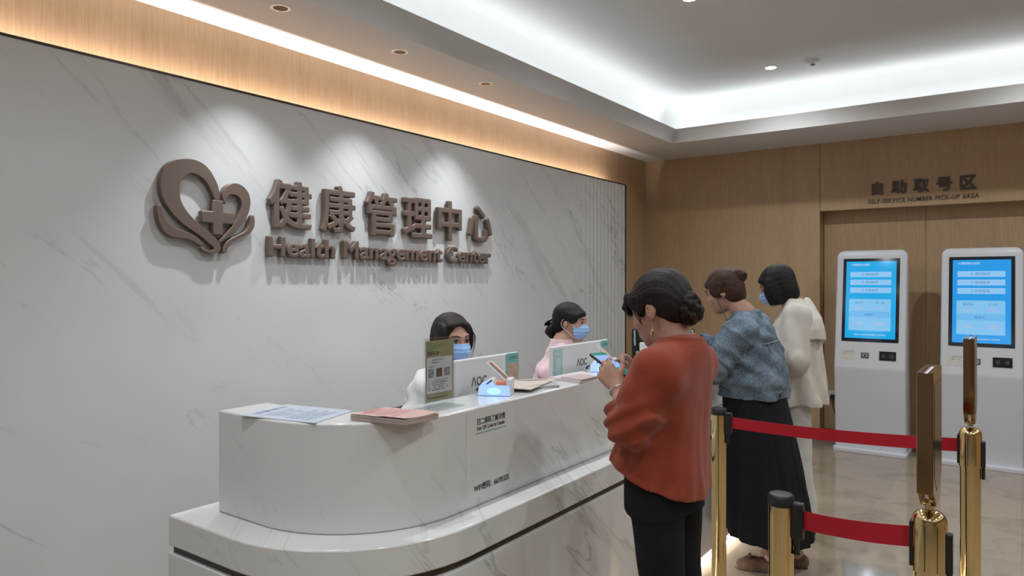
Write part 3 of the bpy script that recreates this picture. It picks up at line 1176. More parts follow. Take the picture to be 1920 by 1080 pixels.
# vinyl notice on the counter front: the code square is left out
FX = frame((-1.4992, 0, 0), (0, 1, 0), (0, 0, 1))
st = thing('counter_notice', 'clear vinyl notice with black lettering stuck on the counter front', 'notice', (-1.4997, 1.96, .96))
bm = bmesh.new()
prism(bm, rrect(-.135, -.145, .135, .15, .01), frame((0, 0, 0), (0, 1, 0), (0, 0, 1)), 0, .0006)
obj('backing_sheet', bm, plain('satin_vinyl', (.64, .635, .62), .3, var=.01), st)
def notice(s, y0, z0, h, w_, mat, nm, bold):
    text_obj(nm, s, frame((.0008, y0 - 1.96, z0 - .96), (0, 1, 0), (0, 0, 1)), h, mat, st, bold=bold, width=w_)
def notice_solid(s, y0, z0, h, w_, nm, g):
    me = solid_text(s, 0, 0, w_, h, .0008, g, .0002, .00045)
    me.transform(frame((.0006, y0 - 1.96, z0 - .96), (0, 1, 0), (0, 0, 1)))
    mesh_obj(nm, me, M_INK, st)
notice_solid('扫二维码了解详情', 1.882, 1.060, .024, .162, 'heading', .0006)
notice_solid('Scan QR Code for Details', 1.882, 1.040, .0165, .158, 'subheading', .0005)
notice_solid('WIFI密码：66595555', 1.866, .836, .026, .20, 'wifi_line', .0008)
bm = bmesh.new()
box(bm, (.0006, 1.878 - 1.96, 1.030 - .96), (.0011, 2.047 - 1.96, 1.034 - .96))
obj('underline', bm, M_TEAL, st)

# ================================================================== the sign on the stone wall
XS0, XS1 = -3.322, -3.287            # back and front of the letters
LET = []
sign = thing('wall_sign', 'bronze raised Chinese and English lettering on the white stone wall', 'sign', (XM, 3.3, 1.9))
def LW(y, z, x=XS0): return frame((x - XM, y - 3.3, z - 1.9), (0, 1, 0), (0, 0, 1))
chars = [('健', 2.337, 2.622, 1.836, 2.108), ('康', 2.690, 2.950, 1.833, 2.118), ('管', 3.035, 3.305, 1.833, 2.112),
         ('理', 3.362, 3.640, 1.838, 2.110), ('中', 3.700, 3.958, 1.834, 2.118), ('心', 4.040, 4.318, 1.842, 2.112)]
for c, y0, y1, z0, z1 in chars:
    me = solid_text(c, 0, 0, y1 - y0, z1 - z0, XS1 - XS0, .0075, .004, .0033)
    me.transform(LW(y0, z0))
    mesh_obj('character', me, M_BRONZE, sign)
me = text_mesh('Health Management Center', .138, width=4.305 - 2.335 - .008, space=1.04)
for m2 in split_letters(me):
    xs_ = [v.co.x for v in m2.vertices]
    ys_ = [v.co.y for v in m2.vertices]
    bb = (min(xs_), min(ys_), max(xs_), max(ys_))
    LET.append((m2, bb))
for (m2, bb), ch in zip(LET, 'HealthManagementCenter'):
    bpy.data.meshes.remove(m2)
    g = .0064
    me2 = solid_text(ch, bb[0] - g + .004, bb[1] - g + .004, bb[2] - bb[0] + 2 * g, bb[3] - bb[1] + 2 * g, XS1 - XS0, g, .004, .0032)
    me2.transform(LW(2.335, 1.648))
    mesh_obj('letter', me2, M_BRONZE, sign)
bpy.data.meshes.remove(me)
# stand-off pins
for c, y0, y1, z0, z1 in chars:
    yc, zc_ = (y0 + y1) / 2, (z0 + z1) / 2
    bm = bmesh.new()
    lathe(bm, [(.006, 0), (.006, XS0 - XM + .004)], 8, (0, yc - 3.3, zc_ - 1.9), 'X')
    obj('mounting_pin', bm, M_CHROME, sign)

# heart emblem: outlines in (y, z) metres on the plane of the letter fronts
def px(x, y):
    """point of the emblem drawing (918 x 1080 sheet) -> metres on the wall"""
    X_, Y_ = 280 + x / 4.1545, 280 + y / 4.1545
    u = (X_ - 960) / 1330
    t = XS1 / (-.58354 + .81208 * u)
    return (t * (.81208 + .58354 * u), 1.55 - (Y_ - 527) * t / 1330)
EMB = {
 'heart_loop': [(547, 392), (548, 345), (538, 290), (515, 235), (478, 170), (430, 118), (372, 86), (310, 72), (245, 74), (180, 92), (130, 130), (103, 185),
                (88, 250), (92, 325), (116, 400), (160, 470), (215, 535), (282, 595), (350, 642), (420, 692), (470, 735), (503, 765), (495, 783), (468, 785), (432, 772), (405, 768), (412, 782), (440, 800), (485, 811), (530, 806), (552, 788), (556, 765), (545, 735),
                (518, 692), (470, 648), (410, 600), (350, 545), (300, 490), (262, 430), (241, 370), (237, 300), (250, 245), (280, 205), (320, 188), (360, 190), (410, 218), (455, 268), (490, 332), (512, 388)],
 'small_heart_loop': [(592, 428), (572, 385), (572, 345), (590, 302), (622, 274), (662, 263), (702, 270), (742, 296), (774, 340), (789, 400), (782, 470), (758, 532), (718, 590), (668, 640), (612, 686), (566, 716), (545, 710),
                (600, 655), (650, 592), (690, 530), (714, 470), (720, 425), (706, 382), (678, 358), (645, 352), (618, 364), (602, 392)],
 'left_leaf': [(62, 436), (95, 434), (104, 490), (130, 545), (170, 590), (230, 622), (300, 645), (362, 676), (402, 712), (421, 746), (398, 752), (352, 722), (300, 702), (240, 692), (180, 684), (132, 655), (92, 603), (70, 540), (60, 480)],
 'right_leaf': [(798, 520), (816, 518), (823, 570), (813, 618), (782, 654), (732, 676), (682, 692), (642, 722), (617, 762), (602, 805), (574, 806), (577, 770), (597, 728), (640, 692), (690, 668), (742, 640), (778, 595)],
}
emb = thing('heart_emblem', 'bronze double heart emblem with a cross and two leaf curves on the stone wall', 'emblem', (XM, 1.95, 1.85))
EM = frame((0, -1.95, -1.85), (0, 1, 0), (0, 0, 1))
for nm, pts in EMB.items():
    o2 = smooth_path([(*px(*p), 0) for p in pts], 4, closed=True)
    bm = bmesh.new()
    prism(bm, [(p.x, p.y) for p in o2], EM, XS0 - XM, XS1 - XM)
    o = obj(nm, bm, M_BRONZE, emb, bevel=.003, segs=2, ang=50)
    autosmooth(o, 40)
yc, zc_ = px(537, 532)
a, b = .030, .089
cross = [(-a, -b), (a, -b), (a, -a), (b, -a), (b, a), (a, a), (a, b), (-a, b), (-a, a), (-b, a), (-b, -a), (-a, -a)]
bm = bmesh.new()
prism(bm, [(yc + p[0], zc_ + p[1]) for p in cross], EM, XS0 - XM, XS1 - XM)
autosmooth(obj('cross', bm, M_BRONZE, emb, bevel=.006, segs=3), 40)
for p in ((150, 300), (480, 700), (750, 400), (120, 620), (700, 670), (537, 532)):
    y_, z_ = px(*p)
    bm = bmesh.new()
    lathe(bm, [(.006, 0), (.006, XS0 - XM + .004)], 8, (0, y_ - 1.95, z_ - 1.85), 'X')
    obj('mounting_pin', bm, M_CHROME, emb)

# lettering above the self-service machines
s2 = thing('recess_sign', 'grey Chinese and English lettering on the wood above the self-service machines', 'sign', (-.74, YB, 2.37))
def BW(x, z): return frame((x + .74, -.001, z - 2.37), (1, 0, 0), (0, 0, 1))
M_SIGN2 = plain('slate_lettering', (.085, .072, .068), .4, var=.03)
u0 = -1.176
for i, (c, f) in enumerate(zip('自助取号区', (.72, .98, .98, .95, .98))):
    wch = .128 * f
    me = solid_text(c, 0, 0, wch, .125, .012, .0042, .002, .0020)
    me.transform(BW(-1.163 + i * .179 + (.128 - wch) / 2, 2.355))
    mesh_obj('character', me, M_SIGN2, s2)
me = text_mesh('SELF-SERVICE NUMBER PICK-UP AREA', .040, depth=.006, bold=.012, width=.875, space=1.12)
for m2 in split_letters(me):
    m2.transform(BW(-1.176, 2.278))
    mesh_obj('letter', m2, M_SIGN2, s2)

# ================================================================== monitors behind the counter
ZTOP = 1.1225
def small_sheet(parent, name, y0, z0, w_, h_, x, mat, rnd=.006):
    bm = bmesh.new()
    prism(bm, rrect(y0, z0, y0 + w_, z0 + h_, rnd, 3), frame((x, 0, 0), (0, 1, 0), (0, 0, 1)), 0, .0008)
    return obj(name, bm, mat, parent)

def monitor(loc, rz, label, w_=.545, body=None, stickers=(), logo=True, h_=.318):
    body = body or M_WHITEP
    t = thing('computer_monitor', label, 'monitor', loc, rz, 'monitors behind the counter')
    z1 = 1.247 - .75
    z0 = z1 - h_
    bm = bmesh.new()
    box(bm, (-.018, -w_ / 2, z0), (.0, w_ / 2, z1))
    obj('back_shell', bm, body, t, bevel=.005)
    bm = bmesh.new()
    box(bm, (-.020, -w_ / 2 + .008, z0 + .012), (-.0182, w_ / 2 - .008, z1 - .008))
    obj('screen', bm, glow('monitor_screen', (.55, .68, .9), .8), t)
    bm = bmesh.new()
    box(bm, (.0005, -.08, z0 + .02), (.012, .08, z0 + .12))
    obj('vent_block', bm, body, t, bevel=.004)
    bm = bmesh.new()
    box(bm, (.002, -.03, .012), (.016, .03, z0 + .1))
    obj('stand_neck', bm, M_CHROME if body is not M_BLACK else M_BLACK, t, bevel=.003)
    bm = bmesh.new()
    lathe(bm, [(.085, 0), (.085, .008), (.078, .012), (.001, .012)], 32)
    for v in bm.verts: v.co.x *= .75
    autosmooth(obj('stand_base', bm, M_WHITEP if body is not M_BLACK else M_BLACK, t), 40)
    if logo:
        # three plain strokes: an open A, an O and a C
        m = plain('logo_grey', (.13, .13, .15), .4)
        text_obj('logo', 'ΛOC', frame((.0008, -.050, .386), (0, 1, 0), (0, 0, 1)), .038, m, t, bold=.03, width=.098, space=1.0)
    for (y0, zz, ww, hh, kind) in stickers:
        if kind == 'teal':
            s = small_sheet(t, 'sticker', y0, zz, ww, hh, .0005, M_TEAL)
            s['label'] = 'teal sticker'
            text_obj('sticker_heading', '关注服务号', frame((.0016, y0 + .022, zz + hh - .026), (0, 1, 0), (0, 0, 1)), .014, M_INK, s, bold=0, width=ww - .03)
            small_sheet(s, 'sticker_panel', y0 + .014, zz + .02, ww - .022, hh - .062, .0014, plain('sticker_print', (.50, .32, .26), .5, var=.25, scale=60))
        else:
            s = small_sheet(t, 'sticker', y0, zz, ww, hh, .0005, plain('pale_teal_print', (.38, .52, .53), .5))
            s['label'] = 'pale teal sticker'
            text_obj('sticker_heading', '健康服务', frame((.0016, y0 + .018, zz + hh - .026), (0, 1, 0), (0, 0, 1)), .010, M_PAPER, s, bold=.01, width=ww - .034)
            small_sheet(s, 'sticker_panel', y0 + .016, zz + .022, ww - .032, hh - .062, .0014, plain('pale_print', (.47, .58, .58), .5))
    return t

monitor((-1.75, 2.212, .75), 0, 'white monitor seen from behind, in front of the receptionist in white', stickers=[(.178, .330, .092, .166, 'teal')])
monitor((-1.75, 3.022, .75), 0, 'white monitor seen from behind, in front of the receptionist in pink',
        stickers=[(.190, .338, .078, .156, 'teal'), (-.262, .325, .078, .158, 'pale')])
m3 = monitor((-1.845, 4.212, .75), math.radians(-54.5), 'black monitor seen from behind at the far part of the counter', w_=.40, body=M_BLACK,
             stickers=[(.128, .44, .064, .05, 'pale')], logo=False, h_=.34)
# cable bundle and clip on the black monitor's left edge
bm = bmesh.new()
tube(bm, smooth_path([(.012, -.18, .49), (.022, -.176, .43), (.016, -.17, .36), (.03, -.165, .30), (.02, -.18, .22), (.03, -.16, .1), (.05, -.1, .015)], 6), .006, 8)
tube(bm, smooth_path([(.012, -.15, .45), (.03, -.14, .37), (.018, -.16, .31), (.03, -.15, .24), (.02, -.10, .2)], 6), .004, 8)
autosmooth(obj('cable', bm, M_BLACK, m3), 60)
bm = bmesh.new()
tube(bm, [(.022, -.185, .49), (.022, -.183, .395)], .007, 10)
tube(bm, [(.03, -.17, .36), (.034, -.165, .28)], .010, 10)
autosmooth(obj('cable_clip', bm, M_CHROME, m3), 40)

# ================================================================== scanners
M_SCANGLOW = glow('scanner_light_panel', (.17, .38, .95), .85, (.5, .6, .8), .25)
M_SCANCORE = glow('scanner_light_core', (.24, .60, 1.0), 1.25, (.5, .6, .8), .25)
M_ORANGE = plain('coral_plastic', (.80, .26, .15), .4)
def scanner(loc, rz, label):
    t = thing('code_scanner', label, 'scanner', loc, rz, 'scanners on the counter')
    # local: +X towards the customer, Y along the counter
    side = [(-.062, 0), (.062, 0), (.062, .034), (.052, .040), (.004, .040), (-.006, .054), (-.020, .061), (-.044, .048), (-.060, .030)]
    bm = bmesh.new()
    prism(bm, side, frame((0, 0, 0), (0, 1, 0), (0, 0, 1)), -.045, .040)
    obj('body', bm, M_WHITEP, t, bevel=.003)
    bm = bmesh.new()
    prism(bm, [(p[0] * .97, p[1] * .97 + .001) for p in side], frame((0, 0, 0), (0, 1, 0), (0, 0, 1)), .0395, .043)
    obj('light_panel', bm, M_SCANGLOW, t, bevel=.001)
    bm = bmesh.new()
    prism(bm, [(.026 * math.cos(a * PI / 12), .018 + .013 * math.sin(a * PI / 12)) for a in range(24)], frame((0, 0, 0), (0, 1, 0), (0, 0, 1)), .0432, .0440)
    obj('light_core', bm, M_SCANCORE, t)
    bm = bmesh.new()
    box(bm, (-.036, .006, .040), (.036, .058, .052))
    obj('scan_window', bm, M_ORANGE, t, bevel=.002)
    bm = bmesh.new()
    box(bm, (.0395, -.030, .049), (.0445, -.004, .054), Matrix.Rotation(math.radians(38), 3, 'X'))
    obj('slot', bm, M_INK, t)
    # tilted loop frame
    ang = math.radians(45)
    R = Matrix.Rotation(ang, 4, 'X')
    hinge = Vector((0, .050, .050))
    loop = [(-.034, .012), (.034, .012), (.034, .105), (-.034, .105)]
    def P(x, l): return hinge + Vector((x, -l * math.cos(math.radians(42)), l * math.sin(math.radians(42))))
    bm = bmesh.new()
    tube(bm, [P(x, l) for x, l in loop], .0042, 8, closed=True)
    autosmooth(obj('hood_frame', bm, M_WHITEP, t), 40)
    bm = bmesh.new()
    tube(bm, [P(x * .86, l) for x, l in ((-.034, .017), (.034, .017), (.034, .099), (-.034, .099))], .0024, 8, closed=True)
    o = obj('hood_edge', bm, M_ORANGE, t)
    bm = bmesh.new()
    vs = [bm.verts.new(P(x * .84, l)) for x, l in ((-.034, .018), (.034, .018), (.034, .098), (-.034, .098))]
    f = bm.faces.new(vs)
    r = bmesh.ops.extrude_face_region(bm, geom=[f])
    nrm = Vector((0, math.sin(math.radians(42)), math.cos(math.radians(42))))
    for v in r['geom']:
        if isinstance(v, bmesh.types.BMVert): v.co += nrm * .0016
    obj('hood_pane', bm, M_ACRYL, t)
    bm = bmesh.new()
    box(bm, (-.04, .046, .034), (.04, .064, .062))
    obj('hinge_block', bm, M_WHITEP, t, bevel=.003)
    bm = bmesh.new()
    tube(bm, smooth_path([(-.02, -.058, .02), (-.024, -.072, .020), (-.034, -.082, .010), (-.055, -.084, .0045), (-.078, -.078, .0045)], 6), .0035, 8)
    autosmooth(obj('power_cord', bm, M_BLACK, t), 60)
    return t
scanner((-1.612, 2.140, ZTOP), math.radians(-64), 'glowing blue and white code scanner beside the white-coated receptionist monitor')
scanner((-1.612, 2.985, ZTOP), math.radians(-64), 'glowing blue and white code scanner partly hidden behind the held phone')

# ================================================================== acrylic sign stand
t = thing('sign_holder', 'clear acrylic table sign holder with an olive printed notice on the counter', 'sign holder', (-1.60, 1.806, ZTOP))
bm = bmesh.new()
side = [(-.004, .004), (-.004, .236), (-.0075, .236), (-.0075, .0)]
prism(bm, [(-.076, .004), (.076, .004), (.076, .237), (-.076, .237)], frame((0, 0, 0), (0, 1, 0), (0, 0, 1)), .0035, .0060)
obj('front_pane', bm, M_ACRYL, t)
bm = bmesh.new()
prism(bm, [(-.076, .004), (.076, .004), (.076, .237), (-.076, .237)], frame((0, 0, 0), (0, 1, 0), (0, 0, 1)), -.0025, .0)
obj('rear_pane', bm, M_ACRYL, t)
bm = bmesh.new()
box(bm, (-.045, -.08, 0), (.05, .08, .0035))
obj('foot', bm, M_ACRYL, t, bevel=.001)
bm = bmesh.new()
box(bm, (.0006, -.070, .025), (.0014, .071, .228))
sh = obj('printed_notice', bm, plain('olive_print', (.36, .33, .21), .45, var=.12, scale=12), t)
def nt(nm, s, y0, z0, h, w_, m, bold=.01):
    text_obj(nm, s, frame((.0020, y0, z0), (0, 1, 0), (0, 0, 1)), h, m, sh, bold=0, width=w_)
bm = bmesh.new()
prism(bm, rrect(-.064, .052, .064, .172, .005), frame((.0014, 0, 0), (0, 1, 0), (0, 0, 1)), 0, .0003)
obj('white_panel', bm, M_PAPER, sh)
M_GREEN = plain('green_print', (.20, .42, .10), .5)
nt('heading', '扫码转发！', -.064, .199, .019, .074, M_GREEN, .03)
nt('subheading', '送福有礼啦~', -.064, .178, .016, .066, M_INK, .03)
nt('line', '活动时间 即日起至', -.040, .160, .006, .056, M_GREYINK)
nt('line', '长期有效', -.040, .151, .006, .036, M_GREYINK)
nt('line', '活动内容', -.058, .138, .006, .028, M_GREYINK)
for i, z_ in enumerate((.092, .084, .076, .068, .060)):
    nt('line', ['一、关注公众号', '二、转发朋友圈集赞', '三、到前台领取礼品', '四、每人限领一份', '五、最终解释权归中心'][i], -.058, z_, .0055, .10 - .008 * (i % 3), M_GREYINK)
for i in range(3):
    bm = bmesh.new()
    y_ = -.058 + i * .040
    box(bm, (.0017, y_, .105), (.0020, y_ + .030, .134))
    obj('picture', bm, plain('photo_print', [(.30, .34, .34), (.13, .11, .08), (.32, .28, .28)][i], .5, var=.4, scale=90), sh)
nt('footer', '本活动仅限体检客户参与', -.060, .033, .006, .10, M_INK)

# ================================================================== papers on the counter
def flat_sheet(name, pts, z, th, mat, label, cat, parent=None, bend=0.0):
    c = Vector((sum(p[0] for p in pts) / 4, sum(p[1] for p in pts) / 4, 0))
    bm = bmesh.new()
    n = 10
    P = [Vector((*p, 0)) - c for p in pts]
    g0, g1 = [], []
    for i in range(n + 1):
        for j in range(n + 1):
            u, v = i / n, j / n
            q = P[0] * (1 - u) * (1 - v) + P[1] * u * (1 - v) + P[2] * u * v + P[3] * (1 - u) * v
            h = bend * (abs(u - .5) * 2) ** 2 * (1 if v > .5 else .4)
            g0.append(bm.verts.new((q.x, q.y, h)))
            g1.append(bm.verts.new((q.x, q.y, h + th)))
    I = lambda i, j: i * (n + 1) + j
    for i in range(n):
        for j in range(n):
            bm.faces.new((g1[I(i, j)], g1[I(i + 1, j)], g1[I(i + 1, j + 1)], g1[I(i, j + 1)]))
            bm.faces.new((g0[I(i, j)], g0[I(i, j + 1)], g0[I(i + 1, j + 1)], g0[I(i + 1, j)]))
    edge = [I(i, 0) for i in range(n + 1)] + [I(n, j) for j in range(1, n + 1)] + [I(i, n) for i in range(n - 1, -1, -1)] + [I(0, j) for j in range(n - 1, 0, -1)]
    for a, b in zip(edge, edge[1:] + edge[:1]):
        bm.faces.new((g0[a], g0[b], g1[b], g1[a]))
    if parent is None:
        o = thing(name, label, cat, (c.x, c.y, z))
        s = obj('sheet', bm, mat, o)
        return o, c
    o = obj(name, bm, mat, parent)
    return o, c

# blue laminated sheet at the near corner
bl, c = flat_sheet('laminated_sheet', [(-2.02, 1.322), (-2.06, 1.535), (-1.784, 1.588), (-1.722, 1.382)], ZTOP, .0022,
                   plain('pale_blue_laminate', (.52, .58, .68), .12, var=.02), 'pale blue laminated notice lying at the near corner of the counter', 'notice')
M_BLUEINK = plain('blue_ink', (.12, .22, .42), .4)
M_TEALINK = plain('faded_teal_ink', (.22, .40, .44), .4)
ux = (Vector((-1.722, 1.382, 0)) - Vector((-2.02, 1.322, 0))).normalized()
uy = Vector((-ux.y, ux.x, 0))
def bt(nm, s, fx, fy, h, w_, m):
    # reads from the wing end: text runs away from the viewer's left edge
    o_ = Vector((-2.02, 1.322, 0)) - c + ux * fx + uy * fy
    text_obj(nm, s, frame((o_.x, o_.y, .0025), uy, -ux), h, m, bl, width=w_)
bt('heading', '温馨提示', .045, .03, .020, .15, M_BLUEINK)
for i in range(4):
    bt('line', '体检流程一二三四', .085 + i * .022, .04, .013, .11 - .01 * (i % 2), M_TEALINK)
for i in range(5):
    bt('line', '请携带身份证件到前台登记', .175 + i * .02, .025, .010, .15 - .02 * (i % 2), M_BLUEINK)

# stack of pink leaflets
pk = [(-1.672, 1.478), (-1.671, 1.625), (-1.467, 1.652), (-1.478, 1.512)]
ls, c = flat_sheet('leaflet_stack', pk, ZTOP + .018, .0012, plain('pink_leaflet', (.62, .40, .38), .4, var=.05), 'stack of pink leaflets on the counter edge beside the acrylic sign', 'leaflets', bend=.004)
bm = bmesh.new()
for k in range(9):
    j = [Vector((rng.uniform(-.0015, .0015), rng.uniform(-.0015, .0015), 0)) for _ in range(4)]
    P = [Vector((*p, 0)) - c + j[i] for i, p in enumerate(pk)]
    lo = [bm.verts.new((p.x, p.y, -.018 + k * .002)) for p in P]
    hi = [bm.verts.new((p.x, p.y, -.018 + k * .002 + .0017)) for p in P]
    bm.faces.new(lo[::-1]); bm.faces.new(hi)
    for i in range(4): bm.faces.new((lo[i], lo[(i + 1) % 4], hi[(i + 1) % 4], hi[i]))
tag(obj('page_block', bm, plain('pink_page_edges', (.50, .40, .36), .5, var=.06), ls), kind='stuff')
ux2 = (Vector((*pk[3], 0)) - Vector((*pk[0], 0))).normalized()
uy2 = Vector((-ux2.y, ux2.x, 0))
def pt_(nm, s, fx, fy, h, w_):
    o_ = Vector((*pk[0], 0)) - c + ux2 * fx + uy2 * fy
    text_obj(nm, s, frame((o_.x, o_.y, .0062), uy2, -ux2), h, plain('crimson_ink', (.55, .07, .10), .4), ls, width=w_)
pt_('heading', '健康体检', .05, .02, .026, .09)
for i in range(3): pt_('line', '关爱生命从体检开始', .085 + .03 * i, .02, .014, .10)

# magazines by the first scanner
fd, _ = flat_sheet('document_folder', [(-1.690, 2.46), (-1.60, 2.505), (-1.505, 2.42), (-1.635, 2.235)], ZTOP, .010, plain('grey_folder', (.36, .37, .38), .5), 'grey document folder lying under the beige brochure', 'folder')
mg, c = flat_sheet('brochure', [(-1.722, 2.415), (-1.60, 2.56), (-1.518, 2.235), (-1.640, 2.212)], ZTOP + .0125, .003, plain('beige_cover', (.60, .52, .46), .4, var=.02),
                   'beige brochure with a brown curve lying beside the first scanner', 'brochure', bend=.0)
def curve_on(parent, c, pts, mat, nm, w_, z_=.0034):
    pts = smooth_path([Vector((*p, 0)) - c for p in pts], 8)
    bm = bmesh.new()
    L, Rr = [], []
    n = len(pts)
    for i, p in enumerate(pts):
        d = (pts[min(i + 1, n - 1)] - pts[max(i - 1, 0)]).normalized()
        q = Vector((-d.y, d.x, 0)) * w_ * (.25 + .75 * math.sin(PI * (i + .5) / n))
        L.append(bm.verts.new((p.x + q.x, p.y + q.y, z_)))
        Rr.append(bm.verts.new((p.x - q.x, p.y - q.y, z_)))
    for i in range(n - 1): bm.faces.new((L[i], Rr[i], Rr[i + 1], L[i + 1]))
    r = bmesh.ops.extrude_face_region(bm, geom=list(bm.faces))
    for v in r['geom']:
        if isinstance(v, bmesh.types.BMVert): v.co.z += .0003
    return obj(nm, bm, mat, parent)
M_COVERBROWN = plain('brown_cover_print', (.20, .10, .085), .4)
curve_on(mg, c, [(-1.70, 2.405), (-1.665, 2.425), (-1.635, 2.465), (-1.615, 2.51)], M_COVERBROWN, 'printed_curve', .010)
text_obj('cover_title', '健康管理中心', frame(Vector((-1.558, 2.275, 0)) - c + Vector((0, 0, .0034)), (.12, .99, 0), (-.99, .12, 0)), .014, plain('pale_brown_ink', (.30, .22, .19), .5), mg, bold=.0, width=.12)
fd2, _ = flat_sheet('brochure', [(-1.665, 2.60), (-1.655, 2.86), (-1.503, 2.74), (-1.497, 2.57)], ZTOP, .011, plain('pale_brochure', (.62, .58, .57), .4, var=.03),
                    'pale open brochure lying in front of the far white monitor', 'brochure')
fd3, _ = flat_sheet('brochure', [(-1.610, 2.60), (-1.590, 2.74), (-1.495, 2.720), (-1.493, 2.575)], ZTOP + .0115, .004, plain('mauve_brochure', (.50, .40, .40), .4, var=.05),
                    'mauve brochure on the counter edge next to the phone user', 'brochure')

# white box on the counter
t = thing('receipt_printer', 'small white box on the counter behind the woman in the rust blouse', 'printer', (-1.61, 3.50, ZTOP), math.radians(-20))
bm = bmesh.new()
prism(bm, [(-.04, 0), (.04, 0), (.04, .06), (.025, .10), (-.04, .10)], frame((0, 0, 0), (1, 0, 0), (0, 0, 1)), -.04, .04)
obj('body', bm, M_WHITEP, t, bevel=.006)
bm = bmesh.new()
box(bm, (-.02, -.03, .0995), (.012, .03, .103))
obj('paper_slot', bm, M_GREYINK, t)
# ================================================================== self-service machines
M_SCR = glow('screen_blue', (.0, .42, .86), 1.0, (.02, .03, .05), .08)
M_SCR2 = glow('screen_blue_deep', (.01, .34, .86), 1.0, (.02, .03, .05), .08)
M_BTN = glow('screen_button', (.30, .62, .98), 1.0, (.02, .03, .05), .08)
M_PNL = glow('screen_panel', (.24, .60, .94), 1.0, (.02, .03, .05), .08)
M_PNLB = glow('screen_band', (.17, .53, .92), 1.0, (.02, .03, .05), .08)
M_TXT = glow('screen_text', (.05, .19, .42), .9, (.02, .03, .05), .1)
M_NUM = glow('screen_number', (.60, .52, .68), 1.0, (.02, .03, .05), .1)
M_TXTW = glow('screen_white_text', (.70, .86, .98), 1.0, (.02, .03, .05), .1)
def kiosk(x, label, scr, nums):
    W = .29
    Y0 = 7.03
    t = thing('self_service_kiosk', label, 'kiosk', (x, Y0, 0), 0, 'ticket machines in the recess')
    # side profile (y back from the front edge, z)
    prof = [(.045, .03), (-.012, .765), (-.006, .80), (.135, 1.79), (.15, 1.822), (.175, 1.832), (.21, 1.828), (.225, 1.80), (.245, .9), (.30, .6), (.34, .03)]
    fr_ = [(.03, .045), (.765, -.012), (.80, -.006), (1.79, .135), (1.822, .15), (1.832, .17)]
    bk_ = [(.03, .34), (.6, .30), (.9, .245), (1.80, .225), (1.828, .21), (1.832, .19)]
    zs = [.03, .3, .6, .75, .765, .775, .79, .80, 1.0, 1.3, 1.6] + [1.832 - .075 * (1 - math.sin(PI / 2 * i / 10)) for i in range(0, 11)]
    bm = bmesh.new()
    prev = None
    for z in zs:
        q = max(0.0, (z - (1.832 - .06)) / .06)
        hw = W - .06 * (1 - math.sqrt(max(0.0, 1 - q * q)))
        yf = float(np.interp(z, [p[0] for p in fr_], [p[1] for p in fr_]))
        yb = float(np.interp(z, [p[0] for p in bk_], [p[1] for p in bk_]))
        cr = rrect(-hw, yf, hw, yb, min(.018, (yb - yf) * .45), 4)
        ring = [bm.verts.new((p[0], p[1], z)) for p in cr]
        if prev:
            for i in range(len(ring)): bm.faces.new((prev[i], prev[(i + 1) % len(ring)], ring[(i + 1) % len(ring)], ring[i]))
        else: bm.faces.new(ring[::-1])
        prev = ring
    bm.faces.new(prev)
    autosmooth(obj('body', bm, M_KIOSK, t), 25)
    bm = bmesh.new()
    prism(bm, rrect(-W - .012, -.03, W + .012, .40, .03), Matrix.Identity(4), 0, .032)
    obj('base_plate', bm, M_KIOSK, t, bevel=.004)
    # frame on the leaning face
    d = Vector((0, .141, .99)).normalized()
    o0 = Vector((0, -.006, .80))
    nrm = Vector((1, 0, 0)).cross(d)
    def F(depth): return frame(o0 + nrm * depth, (1, 0, 0), d)
    bm = bmesh.new()
    prism(bm, rrect(-.232, .205, .232, .965, .006, 3), F(0), -.01, .003)
    obj('screen_bezel', bm, plain('screen_bezel_black', (.012, .02, .03), .1), t)
    bm = bmesh.new()
    prism(bm, rrect(-.205, .235, .205, .938, .003, 2), F(.003), 0, .0012)
    s = obj('screen', bm, scr, t)
    def rect(nm, x0, y0, x1, y1, m, dep=.0044, r=.006):
        bm = bmesh.new()
        prism(bm, rrect(x0, y0, x1, y1, r, 3), F(dep), 0, .0003)
        return obj(nm, bm, m, s)
    def tx(nm, st, x0, y0, h, w_, m, bold=0):
        me = text_mesh(st, h, width=w_, bold=bold)
        me.transform(F(.0052) @ Matrix.Translation((x0, y0, 0)))
        return mesh_obj(nm, me, m, s)
    for i, (y, lab) in enumerate(((.792, '预约取号'), (.720, '现场取号'), (.648, '补检取号'))):
        rect('button', -.170, y, .166, y + .050, M_BTN)
        tx('button_text', '○ ' + lab, -.075, y + .013, .024, .135, M_TXT)
    rect('info_panel', -.175, .305, .166, .592, M_PNL)
    rect('info_band', -.174, .425, .165, .480, M_PNLB, .0047, .002)
    tx('caption', '登记中', -.128, .548, .022, .07, M_TXT)
    tx('caption', '下一位', .045, .548, .022, .07, M_TXT)
    tx('caption', '等候中', -.045, .440, .022, .07, M_TXT)
    tx('number', nums[0], -.130, .498, .024, .066, M_NUM)
    tx('number', nums[1], .045, .498, .024, .070, M_NUM)
    tx('number', nums[2], -.130, .358, .024, .066, M_NUM)
    tx('number', nums[3], .045, .358, .024, .070, M_NUM)
    tx('title', '○ 健康管理中心自助机', -.165, .897, .022, .155, M_TXTW)
    tx('footer', 'HEALTH MANAGEMENT CENTER', -.13, .262, .012, .26, M_TXTW, 0)
    # card reader, camera, note
    bm = bmesh.new()
    prism(bm, rrect(.082, .045, .215, .125, .004, 2), F(0), -.005, .004)
    r = obj('card_reader', bm, plain('reader_black', (.010, .014, .018), .15), t)
    bm = bmesh.new()
    for q, rad in ((-1, .022), (-1, .032), (-1, .042), (1, .022), (1, .032), (1, .042)):
        pts = [F(.0045) @ Vector((.148 + q * rad * math.cos(a), .085 + rad * math.sin(a) * .8, 0)) for a in (-.6, -.3, 0, .3, .6)]
        tube(bm, pts, .0011, 6)
